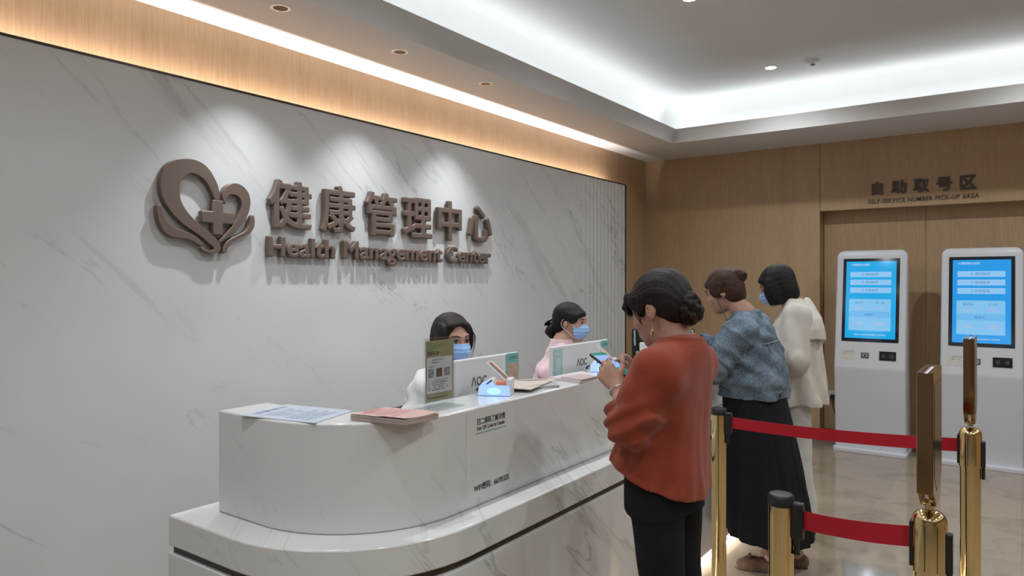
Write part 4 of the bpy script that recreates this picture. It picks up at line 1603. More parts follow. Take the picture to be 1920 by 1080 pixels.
    obj('reader_symbol', bm, plain('symbol_grey', (.25, .3, .33), .4), r)
    bm = bmesh.new()
    prism(bm, rrect(-.066, .058, -.002, .106, .004, 2), F(0), -.005, .004)
    r = obj('scan_camera', bm, plain('camera_bezel', (.045, .045, .05), .3), t)
    bm = bmesh.new()
    prism(bm, rrect(-.058, .065, -.010, .099, .002, 2), F(.004), 0, .0008)
    obj('camera_plate', bm, plain('camera_grey', (.26, .27, .29), .35), r)
    bm = bmesh.new()
    lathe(bm, [(.008, 0), (.008, .002), (.001, .002)], 16)
    bm.transform(F(.0048) @ Matrix.Translation((-.034, .080, 0)))
    obj('lens', bm, M_BLACK, r)
    bm = bmesh.new()
    prism(bm, [(-.238, .040), (-.118, .037), (-.116, .128), (-.236, .130)], F(.0005), 0, .0008)
    r = obj('paper_note', bm, plain('cream_note', (.60, .575, .52), .6), t)
    me = text_mesh('自助取号 ★', .013, width=.075); me.transform(F(.0016) @ Matrix.Translation((-.205, .106, 0))); mesh_obj('note_line', me, M_GREYINK, r)
    me = text_mesh('扫码 1 元', .012, width=.07); me.transform(F(.0016) @ Matrix.Translation((-.215, .086, 0))); mesh_obj('note_line', me, M_GREYINK, r)
    return t
kiosk(-1.112, 'white self-service kiosk with a lit blue screen, left of the two in the recess', M_SCR, ('0366', '0757', '1038', '1089'))
kiosk(-.275, 'white self-service kiosk with a lit blue screen, behind the farther gold sign post', M_SCR2, ('0366', '0255', '0391', '2088'))

# socket with a black plug left of the first kiosk
t = thing('wall_socket', 'white wall socket with a black plug beside the left kiosk', 'socket', (-1.52, YB + AD, .42))
bm = bmesh.new(); box(bm, (-.043, -.009, -.043), (.043, 0, .043)); obj('face_plate', bm, M_WHITEP, t, bevel=.003)
bm = bmesh.new(); box(bm, (-.02, -.05, -.035), (.022, -.009, .01)); obj('plug', bm, M_BLACK, t, bevel=.006)
bm = bmesh.new(); tube(bm, smooth_path([(.0, -.045, -.03), (.01, -.06, -.09), (.03, -.05, -.17), (.06, -.03, -.3), (.12, -.02, -.41)], 6), .004, 8); autosmooth(obj('cord', bm, M_BLACK, t), 60)

# ================================================================== queue posts
def post_body(t, r, h, cap):
    bm = bmesh.new()
    lathe(bm, [(r, .018), (r, h)], 40, caps=False)
    bm2 = obj('pole', bm, M_BRASS, t)
    autosmooth(bm2, 40)
    bm = bmesh.new()
    lathe(bm, [(.165, 0), (.165, .008), (.158, .014), (.10, .022), (r + .012, .030), (r + .004, .045), (.001, .045)], 48)
    autosmooth(obj('base', bm, M_BRASS, t), 30)
    if cap:
        bm = bmesh.new()
        lathe(bm, [(r + .0015, h - .02), (r + .0015, h + .004), (r - .003, h + .010), (.001, h + .0115)], 40)
        autosmooth(obj('cap', bm, M_BLACK, t), 40)

def clip_block(t, name, x0, y, z0, z1, w_, d):
    bm = bmesh.new()
    box(bm, (x0, y - d / 2, z0), (x0 + w_, y + d / 2, z1))
    return obj(name, bm, M_BLACK, t, bevel=.004)

def plain_post(loc, label):
    t = thing('queue_post', label, 'queue post', loc, 0, 'plain gold queue posts')
    r = .0325
    post_body(t, r, .965, True)
    clip_block(t, 'belt_clip', r - .004, 0, .862, .958, .030, .026)
    bm = bmesh.new()
    tube(bm, [(r + .006, 0, .87), (r + .008, 0, .835), (r + .008, 0, .82)], [.009, .007, .009], 10)
    autosmooth(obj('clip_latch', bm, M_BLACK, t), 40)
    return t

def sign_post(loc, label, belt_to, sag):
    t = thing('sign_post', label, 'queue post', loc, 0, 'gold queue posts with sign frames')
    r = .0333
    post_body(t, r, .90, False)
    bm = bmesh.new()
    rc = .0368
    prof = [(r, .872), (rc, .872), (rc, .989)]
    for i in range(1, 7):
        a = PI / 2 * i / 6
        prof.append((rc * (.30 + .70 * math.cos(a)), 0.989 + .026 * math.sin(a)))
    prof.append((.001, 1.0152))
    lathe(bm, prof, 40, caps=False)
    autosmooth(obj('belt_head', bm, M_BRASS, t), 40)
    # seam lines of the belt head
    bm = bmesh.new()
    for a in (-100, -60):
        a = math.radians(a)
        c_ = Vector((rc * math.cos(a), rc * math.sin(a), 0))
        tube(bm, [c_ + Vector((0, 0, .88)), c_ + Vector((0, 0, .985))], .0011, 6)
    obj('head_seam', bm, M_DARK, t)
    clip_block(t, 'belt_slot', rc - .006, 0, .872, .968, .016, .022)
    bm = bmesh.new(); tube(bm, [(rc + .003, 0, .875), (rc + .003, 0, .83)], .006, 8); autosmooth(obj('slot_latch', bm, M_BLACK, t), 40)
    bm = bmesh.new(); box(bm, (-rc - .004, -.014, .88), (-rc + .004, .014, .985)); obj('belt_slot', bm, M_BLACK, t, bevel=.002)
    # sign frame: two brass plates with a white sheet between
    z0, z1, hw = 1.020, 1.345, .100
    outl = [(-.03, z0 + .012), (.03, z0 + .012), (hw, z0 + .065), (hw, z1), (-hw, z1), (-hw, z0 + .065)]
    Mx = frame((0, 0, 0), (0, 1, 0), (0, 0, 1))
    fr = None
    bm = bmesh.new()
    prism(bm, outl, Mx, -.0165, -.004)
    fr = obj('sign_frame', bm, M_GOLDDARK, t, bevel=.0015)
    bm = bmesh.new()
    prism(bm, outl, Mx, .004, .0165)
    obj('sign_frame', bm, M_GOLDDARK, t, bevel=.0015)
    for q in (-1, 1):
        bm = bmesh.new()
        box(bm, (-.0160, q * (hw - .003) - .004, z0 + .055), (.0160, q * (hw - .003) + .004, z1 - .001))
        obj('edge_strip', bm, M_GOLDDARK, t, bevel=.001)
    bm = bmesh.new()
    box(bm, (-.0035, -hw + .010, z0 + .075), (.0035, hw - .010, z1 - .004))
    obj('sign_sheet', bm, M_PAPER, t)
    bm = bmesh.new()
    prism(bm, [(p[0] * .78, z0 + .19 + (p[1] - z0 - .19) * .80) for p in outl], Mx, .0166, .0172)
    obj('sign_window', bm, plain('sign_print', (.05, .035, .03), .12), t)
    bm = bmesh.new()
    lathe(bm, [(.010, 1.018), (.010, 1.037)], 16)
    autosmooth(obj('sign_neck', bm, M_BRASS, t), 40)
    # the belt drawn out to the plain post
    bt_ = Vector(belt_to) - Vector(loc)
    bm = bmesh.new()
    n = 24
    A, B = Vector((-rc - .003, 0, .945)), Vector((bt_.x + .058, bt_.y, .914))
    prev = None
    for i in range(n + 1):
        f = i / n
        p = A.lerp(B, f)
        sg = -sag * 4 * f * (1 - f)
        tw = .004 * math.sin(f * 7)
        ring = [bm.verts.new((p.x, p.y + dy + tw * dz * 10, p.z + sg + dz)) for dy, dz in ((-.0007, -.0245), (.0007, -.0245), (.0007, .0245), (-.0007, .0245))]
        if prev:
            for k in range(4): bm.faces.new((prev[k], prev[(k + 1) % 4], ring[(k + 1) % 4], ring[k]))
        else: bm.faces.new(ring)
        prev = ring
    bm.faces.new(prev[::-1])
    o = obj('belt', bm, M_RED, t)
    o['label'] = 'red webbing belt'
    return t
PA, PB, PC, PD = (-.529, 1.984, 0), (-1.116, 3.163, 0), (-.175, 1.918, 0), (-.153, 3.091, 0)
plain_post(PA, 'plain gold queue post with black cap, nearest the camera')
plain_post(PB, 'plain gold queue post with black cap between the two women at the counter')
sign_post(PC, 'gold queue post carrying a tall sign frame, lower right foreground', PA, .006)
sign_post(PD, 'gold queue post carrying a tall sign frame in front of the right kiosk', PB, .012)

def shoe(t, a, d, mat, k=1.0, h=.004, name='shoe', sole=None, bow=False, top=.045, slipon=True):
    a = np.array(a, float)
    d = nz((d[0], d[1], 0))
    z0 = V3(a[0], a[1], 0)
    V = Vol(z0 - .22, z0 + V3(.22, .22, .16), h)
    V.put(cone(z0 - d * .035 + V3(0, 0, .036), z0 + d * .03 + V3(0, 0, .034), .038, .038), .02)
    V.put(cone(z0 + V3(0, 0, .032), z0 + d * .13 * k + V3(0, 0, .028), .037, .036), .03)
    V.put(cone(z0 + d * .11 * k + V3(0, 0, .028), z0 + d * .172 * k + V3(0, 0, .024), .039, .027), .03)
    if slipon: V.put(ell(z0 + d * .010 + V3(0, 0, .080), (.050, .050, .030)), .01, 'cut')
    V.put(half((0, 0, .006), (0, 0, -1), z0 - .3, z0 + .3), 0, 'and')
    o = V.mesh(name, mat, t, 1)
    # sole
    s_ = np.array((-d[1], d[0], 0))
    out = []
    for i in range(28):
        an = 2 * PI * i / 28
        l, w_ = math.cos(an), math.sin(an)
        wid = .036 + .006 * l
        q = z0 + d * (.066 * k + l * .134 * k) + s_ * w_ * wid
        out.append((q[0], q[1]))
    bm = bmesh.new()
    prism(bm, out, Matrix.Identity(4), 0, .009)
    obj('sole', bm, sole or M_BLACK, o, bevel=.002)
    if bow:
        bm = bmesh.new()
        c_ = z0 + d * .118 * k + V3(0, 0, .062)
        for q in (-1, 1):
            tube(bm, smooth_path([c_, c_ + s_ * q * .022 + V3(0, 0, .016), c_ + s_ * q * .030 + d * .01, c_ + s_ * q * .008 - V3(0, 0, .004)], 5), .0035, 6)
            tube(bm, smooth_path([c_, c_ + s_ * q * .014 + d * .02 - V3(0, 0, .004), c_ + s_ * q * .020 + d * .032 - V3(0, 0, .012)], 4), .0032, 6)
        lathe(bm, [(.001, -.006), (.006, -.003), (.006, .003), (.001, .006)], 10, tuple(c_))
        autosmooth(obj('bow', bm, mat, o), 60)
    return o

# ================================================================== woman in the rust blouse, using her phone
p1 = person('woman in a rust-red blouse and black trousers looking at her phone', (-.99, 2.24), 180)
H1 = Head((0, .002, 1.457), yaw=-8, pitch=-20, k=1.04)
J1 = dict(neck=(0, -.062, 1.335), chest=(0, -.045, 1.16), pelvis=(0, -.01, .90),
          shoulder=((-.165, -.06, 1.265), (.165, -.06, 1.265)), elbow=((-.205, .020, 1.085), (.21, .015, 1.08)),
          wrist=((-.092, .112, 1.188), (.062, .090, 1.183)), hip=((-.085, -.005, .86), (.085, -.005, .86)),
          knee=((-.085, -.05, .47), (.085, -.035, .47)), ankle=((-.09, -.135, .075), (.09, -.12, .075)), toe=((-.15, 1, 0), (.15, 1, 0)))
body_mesh(p1, H1, J1, (dict(d=(.16, .72, .68), n=(.95, .10, -.30), curls=((20, 38, 35), (26, 42, 38), (32, 45, 40), (38, 48, 42)), thumb=(.55, .55, .25), tb=12),
                       dict(d=(-.12, .80, .55), n=(-.95, 0, -.2), curls=((16, 34, 30), (22, 40, 35), (30, 45, 38), (36, 48, 40)), thumb=(.62, .5, .2), tb=10)),
          (-.34, -.30, -.01), (.34, .36, 1.62), slim=.92)
eyes(p1, H1)
lips(p1, H1)
# hair: combed back into a curly low knot
V = Vol(H1.c - .26, H1.c + .26, .0036)
V.put(H1.ell((0, -.016, .042), (.083, .100, .086)), .01)
V.put(H1.ell((0, -.058, -.004), (.070, .056, .070)), .03)
for q in (-1, 1):
    V.put(H1.ell((q * .056, .040, .042), (.028, .040, .034)), .015)
    V.put(H1.ell((q * .070, .028, .012), (.010, .020, .030)), .012)
V.put(H1.ell((0, .066, .058), (.056, .026, .024)), .02)
V.put(H1.ell((0, .098, -.035), (.066, .085, .075)), .012, 'cut')
V.put(H1.ell((-.078, .000, -.030), (.020, .026, .040)), .01, 'cut')
V.put(H1.ell((.078, .000, -.030), (.020, .026, .040)), .01, 'cut')
strands(V, H1, 3)
hair1 = V.mesh('hair', M_HAIRB, p1, 1)
V = Vol(H1.c - .30, H1.c + .30, .0036)
r = np.random.default_rng(5)
bc = np.array((0, -.098, -.032))
V.put(H1.ell(bc, (.040, .034, .046)), .01)
for i in range(46):
    v = nz(r.normal(size=3)) * np.array((.038, .030, .046))
    V.put(H1.ell(bc + v, tuple(r.uniform(.010, .017, 3))), .004)
kn = V.mesh('hair_knot', M_HAIRB, hair1, 1)
bm = bmesh.new()
for i in range(16):
    v = nz(r.normal(size=3)) * np.array((.046, .038, .054))
    q = bc + v
    tube(bm, smooth_path([H1.p(*q), H1.p(*(q + v * .12 + r.normal(size=3) * .010)), H1.p(*(q + v * .12 + r.normal(size=3) * .010))], 4), .0008, 5)
tag(obj('loose_hair', bm, M_HAIRB, hair1), kind='stuff')
V = Vol(H1.c - .26, H1.c + .26, .0034)
V.put(H1.cone((-.050, .066, .060), (.050, .066, .060), .022, .022), .01)
for x in np.linspace(-.058, .058, 9):
    V.put(H1.cone((x, .074 - abs(x) * .2, .060), (x * 1.12, .104 - abs(x) * .30, .034), .014, .010), .008)
    V.put(H1.cone((x * 1.12, .104 - abs(x) * .30, .034), (x * 1.2, .104 - abs(x) * .42, .008 + .004 * math.sin(x * 170)), .010, .003), .006)
strands(V, H1, 17)
V.mesh('fringe', M_HAIRB, hair1, 1)
rr_ = np.random.default_rng(4)
wisps(p1, H1, [[(x, .080 - abs(x) * .2, .050), (x * 1.15, .108 - abs(x) * .3, .028 + rr_.uniform(-.006, .006)), (x * 1.22 + rr_.uniform(-.006, .006), .108 - abs(x) * .4, .000 + rr_.uniform(-.012, .01))] for x in np.linspace(-.060, .060, 44)], M_HAIRB, .0011)
wisps(p1, H1, [[(q * .072, .030 + i * .004, .02), (q * .082, .030 + i * .004, -.006), (q * .078, .034, -.030 - i * .004)] for q in (-1, 1) for i in range(5)], M_HAIRB, .0016)
bm = bmesh.new()
tube(bm, smooth_path([H1.p(-.030, -.100, .034), H1.p(-.012, -.108, .046), H1.p(.012, -.108, .046), H1.p(.030, -.100, .034)], 5), .005, 8)
autosmooth(obj('hair_clip', bm, plain('amber_clip', (.20, .11, .03), .2), hair1), 60)
# earrings
bm = bmesh.new()
for q in (-1, 1):
    e = H1.p(q * .074, -.004, -.040)
    tube(bm, [e, e + V3(0, 0, -.022)], .0012, 6)
    lathe(bm, [(.001, 0), (.0035, -.006), (.0062, -.018), (.0055, -.026), (.001, -.031)], 12, tuple(e + V3(0, 0, -.020)))
    if q == -1:
        autosmooth(obj('earring', bm, M_BRASS, p1), 60)
        bm = bmesh.new()
autosmooth(obj('earring', bm, M_BRASS, p1), 60)
# blouse
V = Vol((-.36, -.30, .76), (.36, .30, 1.42), .0048)
fold1 = lambda th, z: .020 * np.sin(th * 9 + 5 * z) * np.clip((1.12 - z) * 3, 0, 1) + .012 * np.sin(th * 17 - 7 * z) * np.clip((1.2 - z) * 3, 0, 1)
V.put(stack([(.77, 0, .016, .192, .176), (.84, 0, .014, .190, .170), (.94, 0, .004, .180, .152), (1.05, 0, -.014, .162, .124), (1.15, 0, -.030, .164, .118), (1.22, 0, -.046, .164, .110),
             (1.28, 0, -.060, .148, .102), (1.325, 0, -.068, .112, .088), (1.36, 0, -.070, .082, .070)], 2.3, fold1), .01)
for i, q in ((0, -1), (1, 1)):
    sh, el, wr = [np.array(J1[k][i]) for k in ('shoulder', 'elbow', 'wrist')]
    V.put(cone(V3(0, -.07, 1.315), sh + V3(0, 0, .006), .05, .060), .05)
    V.put(cone(sh + V3(q * .002, 0, -.020), el, .060, .062), .05)
    V.put(ell((sh + el) / 2 + V3(q * .008, .008, -.015), (.062, .064, .09)), .03)
    V.put(cone(el, el + (wr - el) * .44, .058, .050, cap=True), .012)
    V.put(cone(el + (wr - el) * .34, el + (wr - el) * 1.1, .044, .044), .004, 'cut')
    # gathers at the shoulder seam
    for a in range(5):
        o_ = sh + V3(q * -.012, -.045 + a * .022, .052 - abs(a - 2) * .006)
        V.put(cone(o_, o_ + V3(q * .040, 0, -.050), .006, .003), .010)
V.disp(ripple(11, .0075, (16, 50), (3, 16)))
def sleeve_creases(x, y, z):
    w = np.exp(-((z - 1.10) / .075) ** 2) * np.clip((np.abs(x) - .13) * 12, 0, 1)
    return .0062 * w * (np.sin(95 * (z + .55 * y + .15 * np.abs(x)) + 2 * np.sin(30 * x)) - .6)
V.disp(sleeve_creases)
V.put(ell((0, -.035, 1.395), (.080, .085, .056)), .006, 'cut')
V.put(half((0, 0, .905), (0, .36, -1), (-.4, -.35, .7), (.4, .35, 1.05)), 0, 'and')
V.mesh('blouse', fabric('rust_fabric', (.245, .042, .019), .09, .9, 800, .3), p1, 1)
# cuff bands
bm = bmesh.new()
for i in (0, 1):
    el, wr = np.array(J1['elbow'][i]), np.array(J1['wrist'][i])
    d = nz(wr - el)
    u = nz(np.cross(d, (0, 0, 1)))
    v = np.cross(d, u)
    c_ = el + (wr - el) * .43
    tube(bm, [c_ + (u * math.cos(a) + v * math.sin(a)) * .052 for a in np.linspace(0, 2 * PI, 28, endpoint=False)], .006, 8, closed=True)
    if i == 0:
        autosmooth(obj('cuff', bm, bpy.data.materials['rust_fabric'], p1), 60)
        bm = bmesh.new()
autosmooth(obj('cuff', bm, bpy.data.materials['rust_fabric'], p1), 60)
# bracelet
el, wr = np.array(J1['elbow'][0]), np.array(J1['wrist'][0])
d = nz(wr - el); u = nz(np.cross(d, (0, 0, 1))); v = np.cross(d, u)
c_ = el + (wr - el) * .93
bm = bmesh.new()
tube(bm, [c_ + (u * math.cos(a) + v * math.sin(a)) * .0325 + d * .006 * math.sin(a) for a in np.linspace(0, 2 * PI, 36, endpoint=False)], .0033, 8, closed=True)
autosmooth(obj('bracelet', bm, plain('silver', (.75, .72, .68), .15, 1.0), p1), 60)
# trousers
V = Vol((-.26, -.30, .05), (.26, .26, 1.0), .0055)
V.put(stack([(.80, 0, -.01, .158, .116), (.88, 0, -.008, .154, .114), (.98, 0, 0, .142, .108)], 2.2), .02)
for i, q in ((0, -1), (1, 1)):
    hp, kn_, an = [np.array(J1[k][i]) for k in ('hip', 'knee', 'ankle')]
    V.put(cone(hp + V3(-q * .006, -.012, .0), kn_, .086, .068), .03)
    V.put(cone(kn_, an + V3(0, 0, .02), .069, .060, cap=True), .02)
V.disp(ripple(21, .0032, (14, 30), (10, 36)))
V.mesh('trousers', fabric('black_trouser_cloth', (.008, .008, .010), .1, .9, 900, .2, sheen=0), p1, 2)
M_SHOEB = plain('black_leather', (.014, .013, .013), .4)
for i in (0, 1): shoe(p1, J1['ankle'][i], J1['toe'][i], M_SHOEB)

# her phone: a thing of its own, held in both hands
c_ = V3(-.022, .178, 1.259)
lng = nz((-.045, -.13, -.06))                   # from the top of the phone to its bottom
sh_ = np.array((0, 0, 0)) + np.array((1, 0, .12))
sh_ = nz(sh_ - lng * (sh_ @ lng))
Rz = np.array(Matrix.Rotation(PI / 2, 3, 'Z'))
wc = np.array((-.99, 2.24, 0)) + Rz @ c_
ux, uy = Rz @ sh_, Rz @ -lng
ph = thing('smartphone', 'smartphone with a green and pale blue screen held by the woman in rust', 'phone', tuple(wc))
def PF(z): 
    m = frame((0, 0, 0), tuple(ux), tuple(uy))
    return m @ Matrix.Translation((0, 0, z))
bm = bmesh.new()
prism(bm, rrect(-.0385, -.080, .0385, .080, .010), PF(0), -.0055, .0035)
obj('case', bm, plain('dark_red_case', (.035, .012, .014), .4), ph, bevel=.002)
bm = bmesh.new()
prism(bm, rrect(-.0345, -.076, .0345, .076, .008), PF(0), .0035, .0042)
scr = obj('screen', bm, glow('phone_green', (.0, .30, .20), .9, (.01, .02, .02), .1), ph)
bm = bmesh.new()
prism(bm, [(-.0345, -.030), (.0345, -.030), (.0345, .058), (-.0345, .058)], PF(0), .0042, .0045)
obj('screen_panel', bm, glow('phone_pale_blue', (.36, .52, 1.0), 1.0, (.01, .02, .02), .1), scr)

# ================================================================== woman in the denim jacket, leaning on the counter
p2 = person('woman in a denim jacket and long black skirt leaning on the counter', (-1.20, 3.93), 180)
H2 = Head((0, .155, 1.492), yaw=4, pitch=-18, k=1.0)
J2 = dict(neck=(0, .045, 1.375), chest=(0, .015, 1.19), pelvis=(0, -.02, .92),
          shoulder=((-.18, .0, 1.285), (.18, .03, 1.285)), elbow=((-.255, .125, 1.085), (.25, .18, 1.10)),
          wrist=((-.085, .315, 1.212), (.050, .345, 1.215)), hip=((-.085, -.03, .88), (.085, -.03, .88)),
          knee=((-.085, -.07, .48), (.085, -.09, .48)), ankle=((-.040, -.125, .075), (.10, -.20, .075)), toe=((-.36, .94, 0), (.1, 1, 0)))
body_mesh(p2, H2, J2, (dict(d=(.25, .90, .28), n=(.75, -.1, -.55), curls=((25, 40, 35), (30, 45, 38), (34, 48, 40), (38, 48, 42)), thumb=(.6, .5, .3), tb=12),
                       dict(d=(-.25, .90, .25), n=(-.75, -.1, -.55), curls=((22, 38, 34), (28, 44, 36), (32, 48, 40), (36, 50, 42)), thumb=(.62, .5, .3), tb=10)),
          (-.36, -.32, -.01), (.36, .52, 1.66))
eyes(p2, H2)
lips(p2, H2)
V = Vol(H2.c - .26, H2.c + .26, .004)
V.put(H2.ell((0, -.014, .042), (.084, .102, .088)), .01)
V.put(H2.ell((0, -.052, -.020), (.078, .060, .078)), .03)
for q in (-1, 1): V.put(H2.ell((q * .066, .022, .020), (.020, .042, .050)), .015)
V.put(H2.ell((0, .068, .058), (.058, .024, .022)), .02)
V.put(H2.ell((0, .100, -.036), (.064, .084, .080)), .012, 'cut')
strands(V, H2, 9)
hair2 = V.mesh('hair', hair_mat('warm_brown_hair', (.022, .010, .007), (.085, .040, .026)), p2, 1)
V = Vol(H2.c - .26, H2.c + .26, .004)
V.put(H2.ell((0, -.105, .055), (.040, .036, .038)), .01)
V.disp(ripple(44, .004, (60, 120), (60, 120)))
V.mesh('hair_bun', bpy.data.materials['warm_brown_hair'], hair2, 1)
# cord of a glasses chain at the cheek
bm = bmesh.new()
tube(bm, smooth_path([H2.p(-.075, .020, .004), H2.p(-.082, .030, -.05), H2.p(-.085, .020, -.10), V3(-.105, .10, 1.325), V3(-.10, .085, 1.30)], 6), .0028, 8)
autosmooth(obj('glasses_chain', bm, plain('tortoise_chain', (.06, .032, .012), .25), p2), 60)
M_DENIM = denim_mat()
V = Vol((-.38, -.30, .90), (.38, .48, 1.44), .0048)
V.put(stack([(.93, 0, -.005, .182, .170), (.965, 0, -.005, .186, .172), (1.00, 0, -.002, .198, .174), (1.08, 0, .004, .204, .170), (1.17, 0, .010, .197, .150), (1.25, 0, .014, .184, .130),
             (1.31, 0, .022, .150, .108), (1.35, 0, .034, .100, .080), (1.375, 0, .040, .078, .066)], 2.3), .01)
for i, q in ((0, -1), (1, 1)):
    sh, el, wr = [np.array(J2[k][i]) for k in ('shoulder', 'elbow', 'wrist')]
    V.put(cone(V3(0, .02, 1.325), sh + V3(0, 0, .006), .06, .066), .03)
    V.put(cone(sh, el, .080, .072), .02)
    V.put(cone(el, el + (wr - el) * .90, .070, .046, cap=True), .014)
    V.put(cone(el + (wr - el) * .2, el + (wr - el) * 1.2, .036, .036), .004, 'cut')
    # seam round the sleeve and the shoulder
    for f_, r_ in ((.12, .079), (.78, .0735)):
        d = nz(el - sh); u = nz(np.cross(d, (0, 0, 1))); v = np.cross(d, u)
        c_ = sh + (el - sh) * f_
        for a in np.linspace(0, 2 * PI, 40, endpoint=False):
            o_ = c_ + (u * math.cos(a) + v * math.sin(a)) * r_
            V.put(ell(o_, (.0065, .0065, .0065)), .004)
V.disp(ripple(31, .0075, (22, 60), (14, 60)))
V.disp(lambda x, y, z: .006 * np.exp(-((z - 1.10) / .09) ** 2) * np.clip((np.abs(x) - .15) * 10, 0, 1) * np.sin(80 * (z - .7 * y) + 2 * np.sin(25 * x)))
V.put(ell((0, .075, 1.405), (.075, .085, .056)), .006, 'cut')
jk = V.mesh('denim_jacket', M_DENIM, p2, 1)
# waistband and back seams
def on_stack(bm, rows, ang, r_, dz=0):
    pass
M_SEAM = plain('pale_seam_thread', (.22, .27, .33), .8)
V = Vol((-.30, -.30, .90), (.30, .30, 1.02), .0045)
V.put(stack([(.925, 0, -.005, .186, .174), (.975, 0, -.005, .190, .176)], 2.3), .0)
V.put(stack([(.90, 0, -.005, .176, .164), (1.0, 0, -.005, .180, .166)], 2.3), .0, 'cut')
V.mesh('waistband', M_DENIM, jk, 1)
def back_pt(x, z):
    ry = np.interp(z, [.965, 1.0, 1.08, 1.17, 1.25, 1.31], [.172, .174, .170, .150, .130, .108])
    rx = np.interp(z, [.965, 1.0, 1.08, 1.17, 1.25, 1.31], [.186, .198, .204, .197, .184, .150])
    cy_ = np.interp(z, [.965, 1.0, 1.08, 1.17, 1.25, 1.31], [-.005, -.002, .004, .010, .014, .022])
    return V3(x, cy_ - ry * max(0, 1 - abs(x / rx) ** 2.3) ** (1 / 2.3) - .0068, z)
for x0, x1 in ((-.055, -.105), (.055, .105)):
    bm = bmesh.new()
    tube(bm, [back_pt(x0 + (x1 - x0) * f, .98 + .24 * f) for f in np.linspace(0, 1, 16)], .003, 6)
    obj('back_seam', bm, M_SEAM, jk)
bm = bmesh.new()
tube(bm, [back_pt(x, 1.22 + .008 * math.cos(x * 14)) for x in np.linspace(-.14, .14, 24)], .003, 6)
obj('yoke_seam', bm, M_SEAM, jk)
for x in (-.085, .085):
    bm = bmesh.new()
    c_ = back_pt(x, .952) + V3(0, -.004, 0)
    lathe(bm, [(.011, -.003), (.012, .0), (.009, .003), (.001, .004)], 16, (c_[0], c_[1], c_[2]), 'Y')
    autosmooth(obj('waist_button', bm, M_DARK, jk), 40)
# skirt
V = Vol((-.36, -.42, .12), (.36, .26, 1.02), .0055)
fold2 = lambda th, z: np.clip((.96 - z) * 1.6, 0, 1) * (.032 * np.sin(th * 13 + 1.2 * np.sin(z * 6)) + .018 * np.sin(th * 23 - 3 * z) + .012 * np.sin(th * 5))
V.put(stack([(.165, .02, -.085, .245, .225), (.35, .015, -.07, .235, .215), (.55, .01, -.05, .220, .200), (.75, 0, -.03, .200, .180), (.88, 0, -.015, .185, .168), (.95, 0, -.005, .176, .160), (1.0, 0, 0, .165, .150)], 2.1, fold2), .01)
V.put(half((0, 0, .185), (0, .10, -1), (-.4, -.45, .1), (.4, .3, .30)), 0, 'and')
V.mesh('long_skirt', fabric('black_skirt_cloth', (.0075, .008, .010), .1, .9, 700, .25, sheen=0), p2, 2)
M_SUEDE = fabric('brown_suede', (.125, .070, .045), .12, .9, 900, .2)
for i in (0, 1): shoe(p2, J2['ankle'][i], J2['toe'][i], M_SUEDE, bow=True, sole=plain('brown_sole', (.045, .028, .02), .6) if i == 0 else bpy.data.materials['brown_sole'])

# ================================================================== woman with the bobbed hair and cream jacket
p3 = person('woman with a black bob and blue mask in a cream jacket', (-1.165, 4.66), 196)
H3 = Head((0, .098, 1.520), yaw=-3, pitch=-22, k=1.02)
J3 = dict(neck=(0, .0, 1.405), chest=(0, -.005, 1.22), pelvis=(0, -.01, .94),
          shoulder=((-.17, -.01, 1.335), (.17, -.01, 1.335)), elbow=((-.225, .010, 1.085), (.22, .02, 1.09)),
          wrist=((-.085, .205, 1.155), (.060, .205, 1.16)), hip=((-.085, -.005, .90), (.085, -.005, .90)),
          knee=((-.09, .0, .49), (.09, .01, .49)), ankle=((-.095, -.055, .075), (.095, -.045, .075)), toe=((-.15, 1, 0), (.15, 1, 0)))
body_mesh(p3, H3, J3, (dict(d=(.30, .85, .35), n=(.90, -.2, -.3), curls=((22, 36, 32), (28, 42, 36), (32, 46, 38), (36, 48, 40)), thumb=(.6, .5, .3), tb=10),
                       dict(d=(-.30, .85, .35), n=(-.90, -.2, -.3), curls=((20, 36, 32), (26, 42, 36), (32, 46, 38), (36, 48, 40)), thumb=(.6, .5, .3), tb=10)),
          (-.36, -.26, -.01), (.36, .42, 1.70), mat=M_SKIN2)
eyes(p3, H3)
mask(p3, H3)
V = Vol(H3.c - .30, H3.c + .30, .004)
V.put(H3.ell((0, -.016, .042), (.088, .106, .090)), .01)
V.put(H3.ell((0, -.030, -.040), (.094, .084, .112)), .035)
for q in (-1, 1):
    V.put(H3.ell((q * .080, .036, -.045), (.022, .050, .105)), .02)
V.put(H3.ell((0, .070, .058), (.060, .026, .024)), .02)
V.put(H3.ell((0, .100, -.050), (.058, .074, .110)), .010, 'cut')
V.put(H3.half((0, -.03, -.128), (0, .28, -1)), .0, 'and')
V.put(H3.ell((0, -.020, -.150), (.066, .062, .085)), .01, 'cut')
strands(V, H3, 14, .0012)
hair3 = V.mesh('bobbed_hair', M_HAIR, p3, 1)
bm = bmesh.new()
r = np.random.default_rng(2)
for i in range(60):
    a = r.uniform(.2, PI - .2) if i % 3 else r.uniform(-.3, PI + .3)
    q = np.array((.092 * math.cos(a), -.030 - .075 * math.sin(a), -.11))
    if q[1] < -.075: continue
    tube(bm, [H3.p(*q), H3.p(q[0] * .98, q[1] * .98 + .002, -.130 - r.uniform(0, .014))], [.0018, .0005], 5)
tag(obj('loose_hair', bm, M_HAIR, hair3), kind='stuff')
M_CREAM = fabric('cream_jacket_cloth', (.56, .52, .46), .05, .9, 600, .18)
V = Vol((-.40, -.34, .76), (.40, .32, 1.48), .0055)
fold3 = lambda th, z: np.clip((1.15 - z) * 2.5, 0, 1) * (.040 * np.sin(th * 7 + 2 * z) + .022 * np.sin(th * 13 - 4 * z))
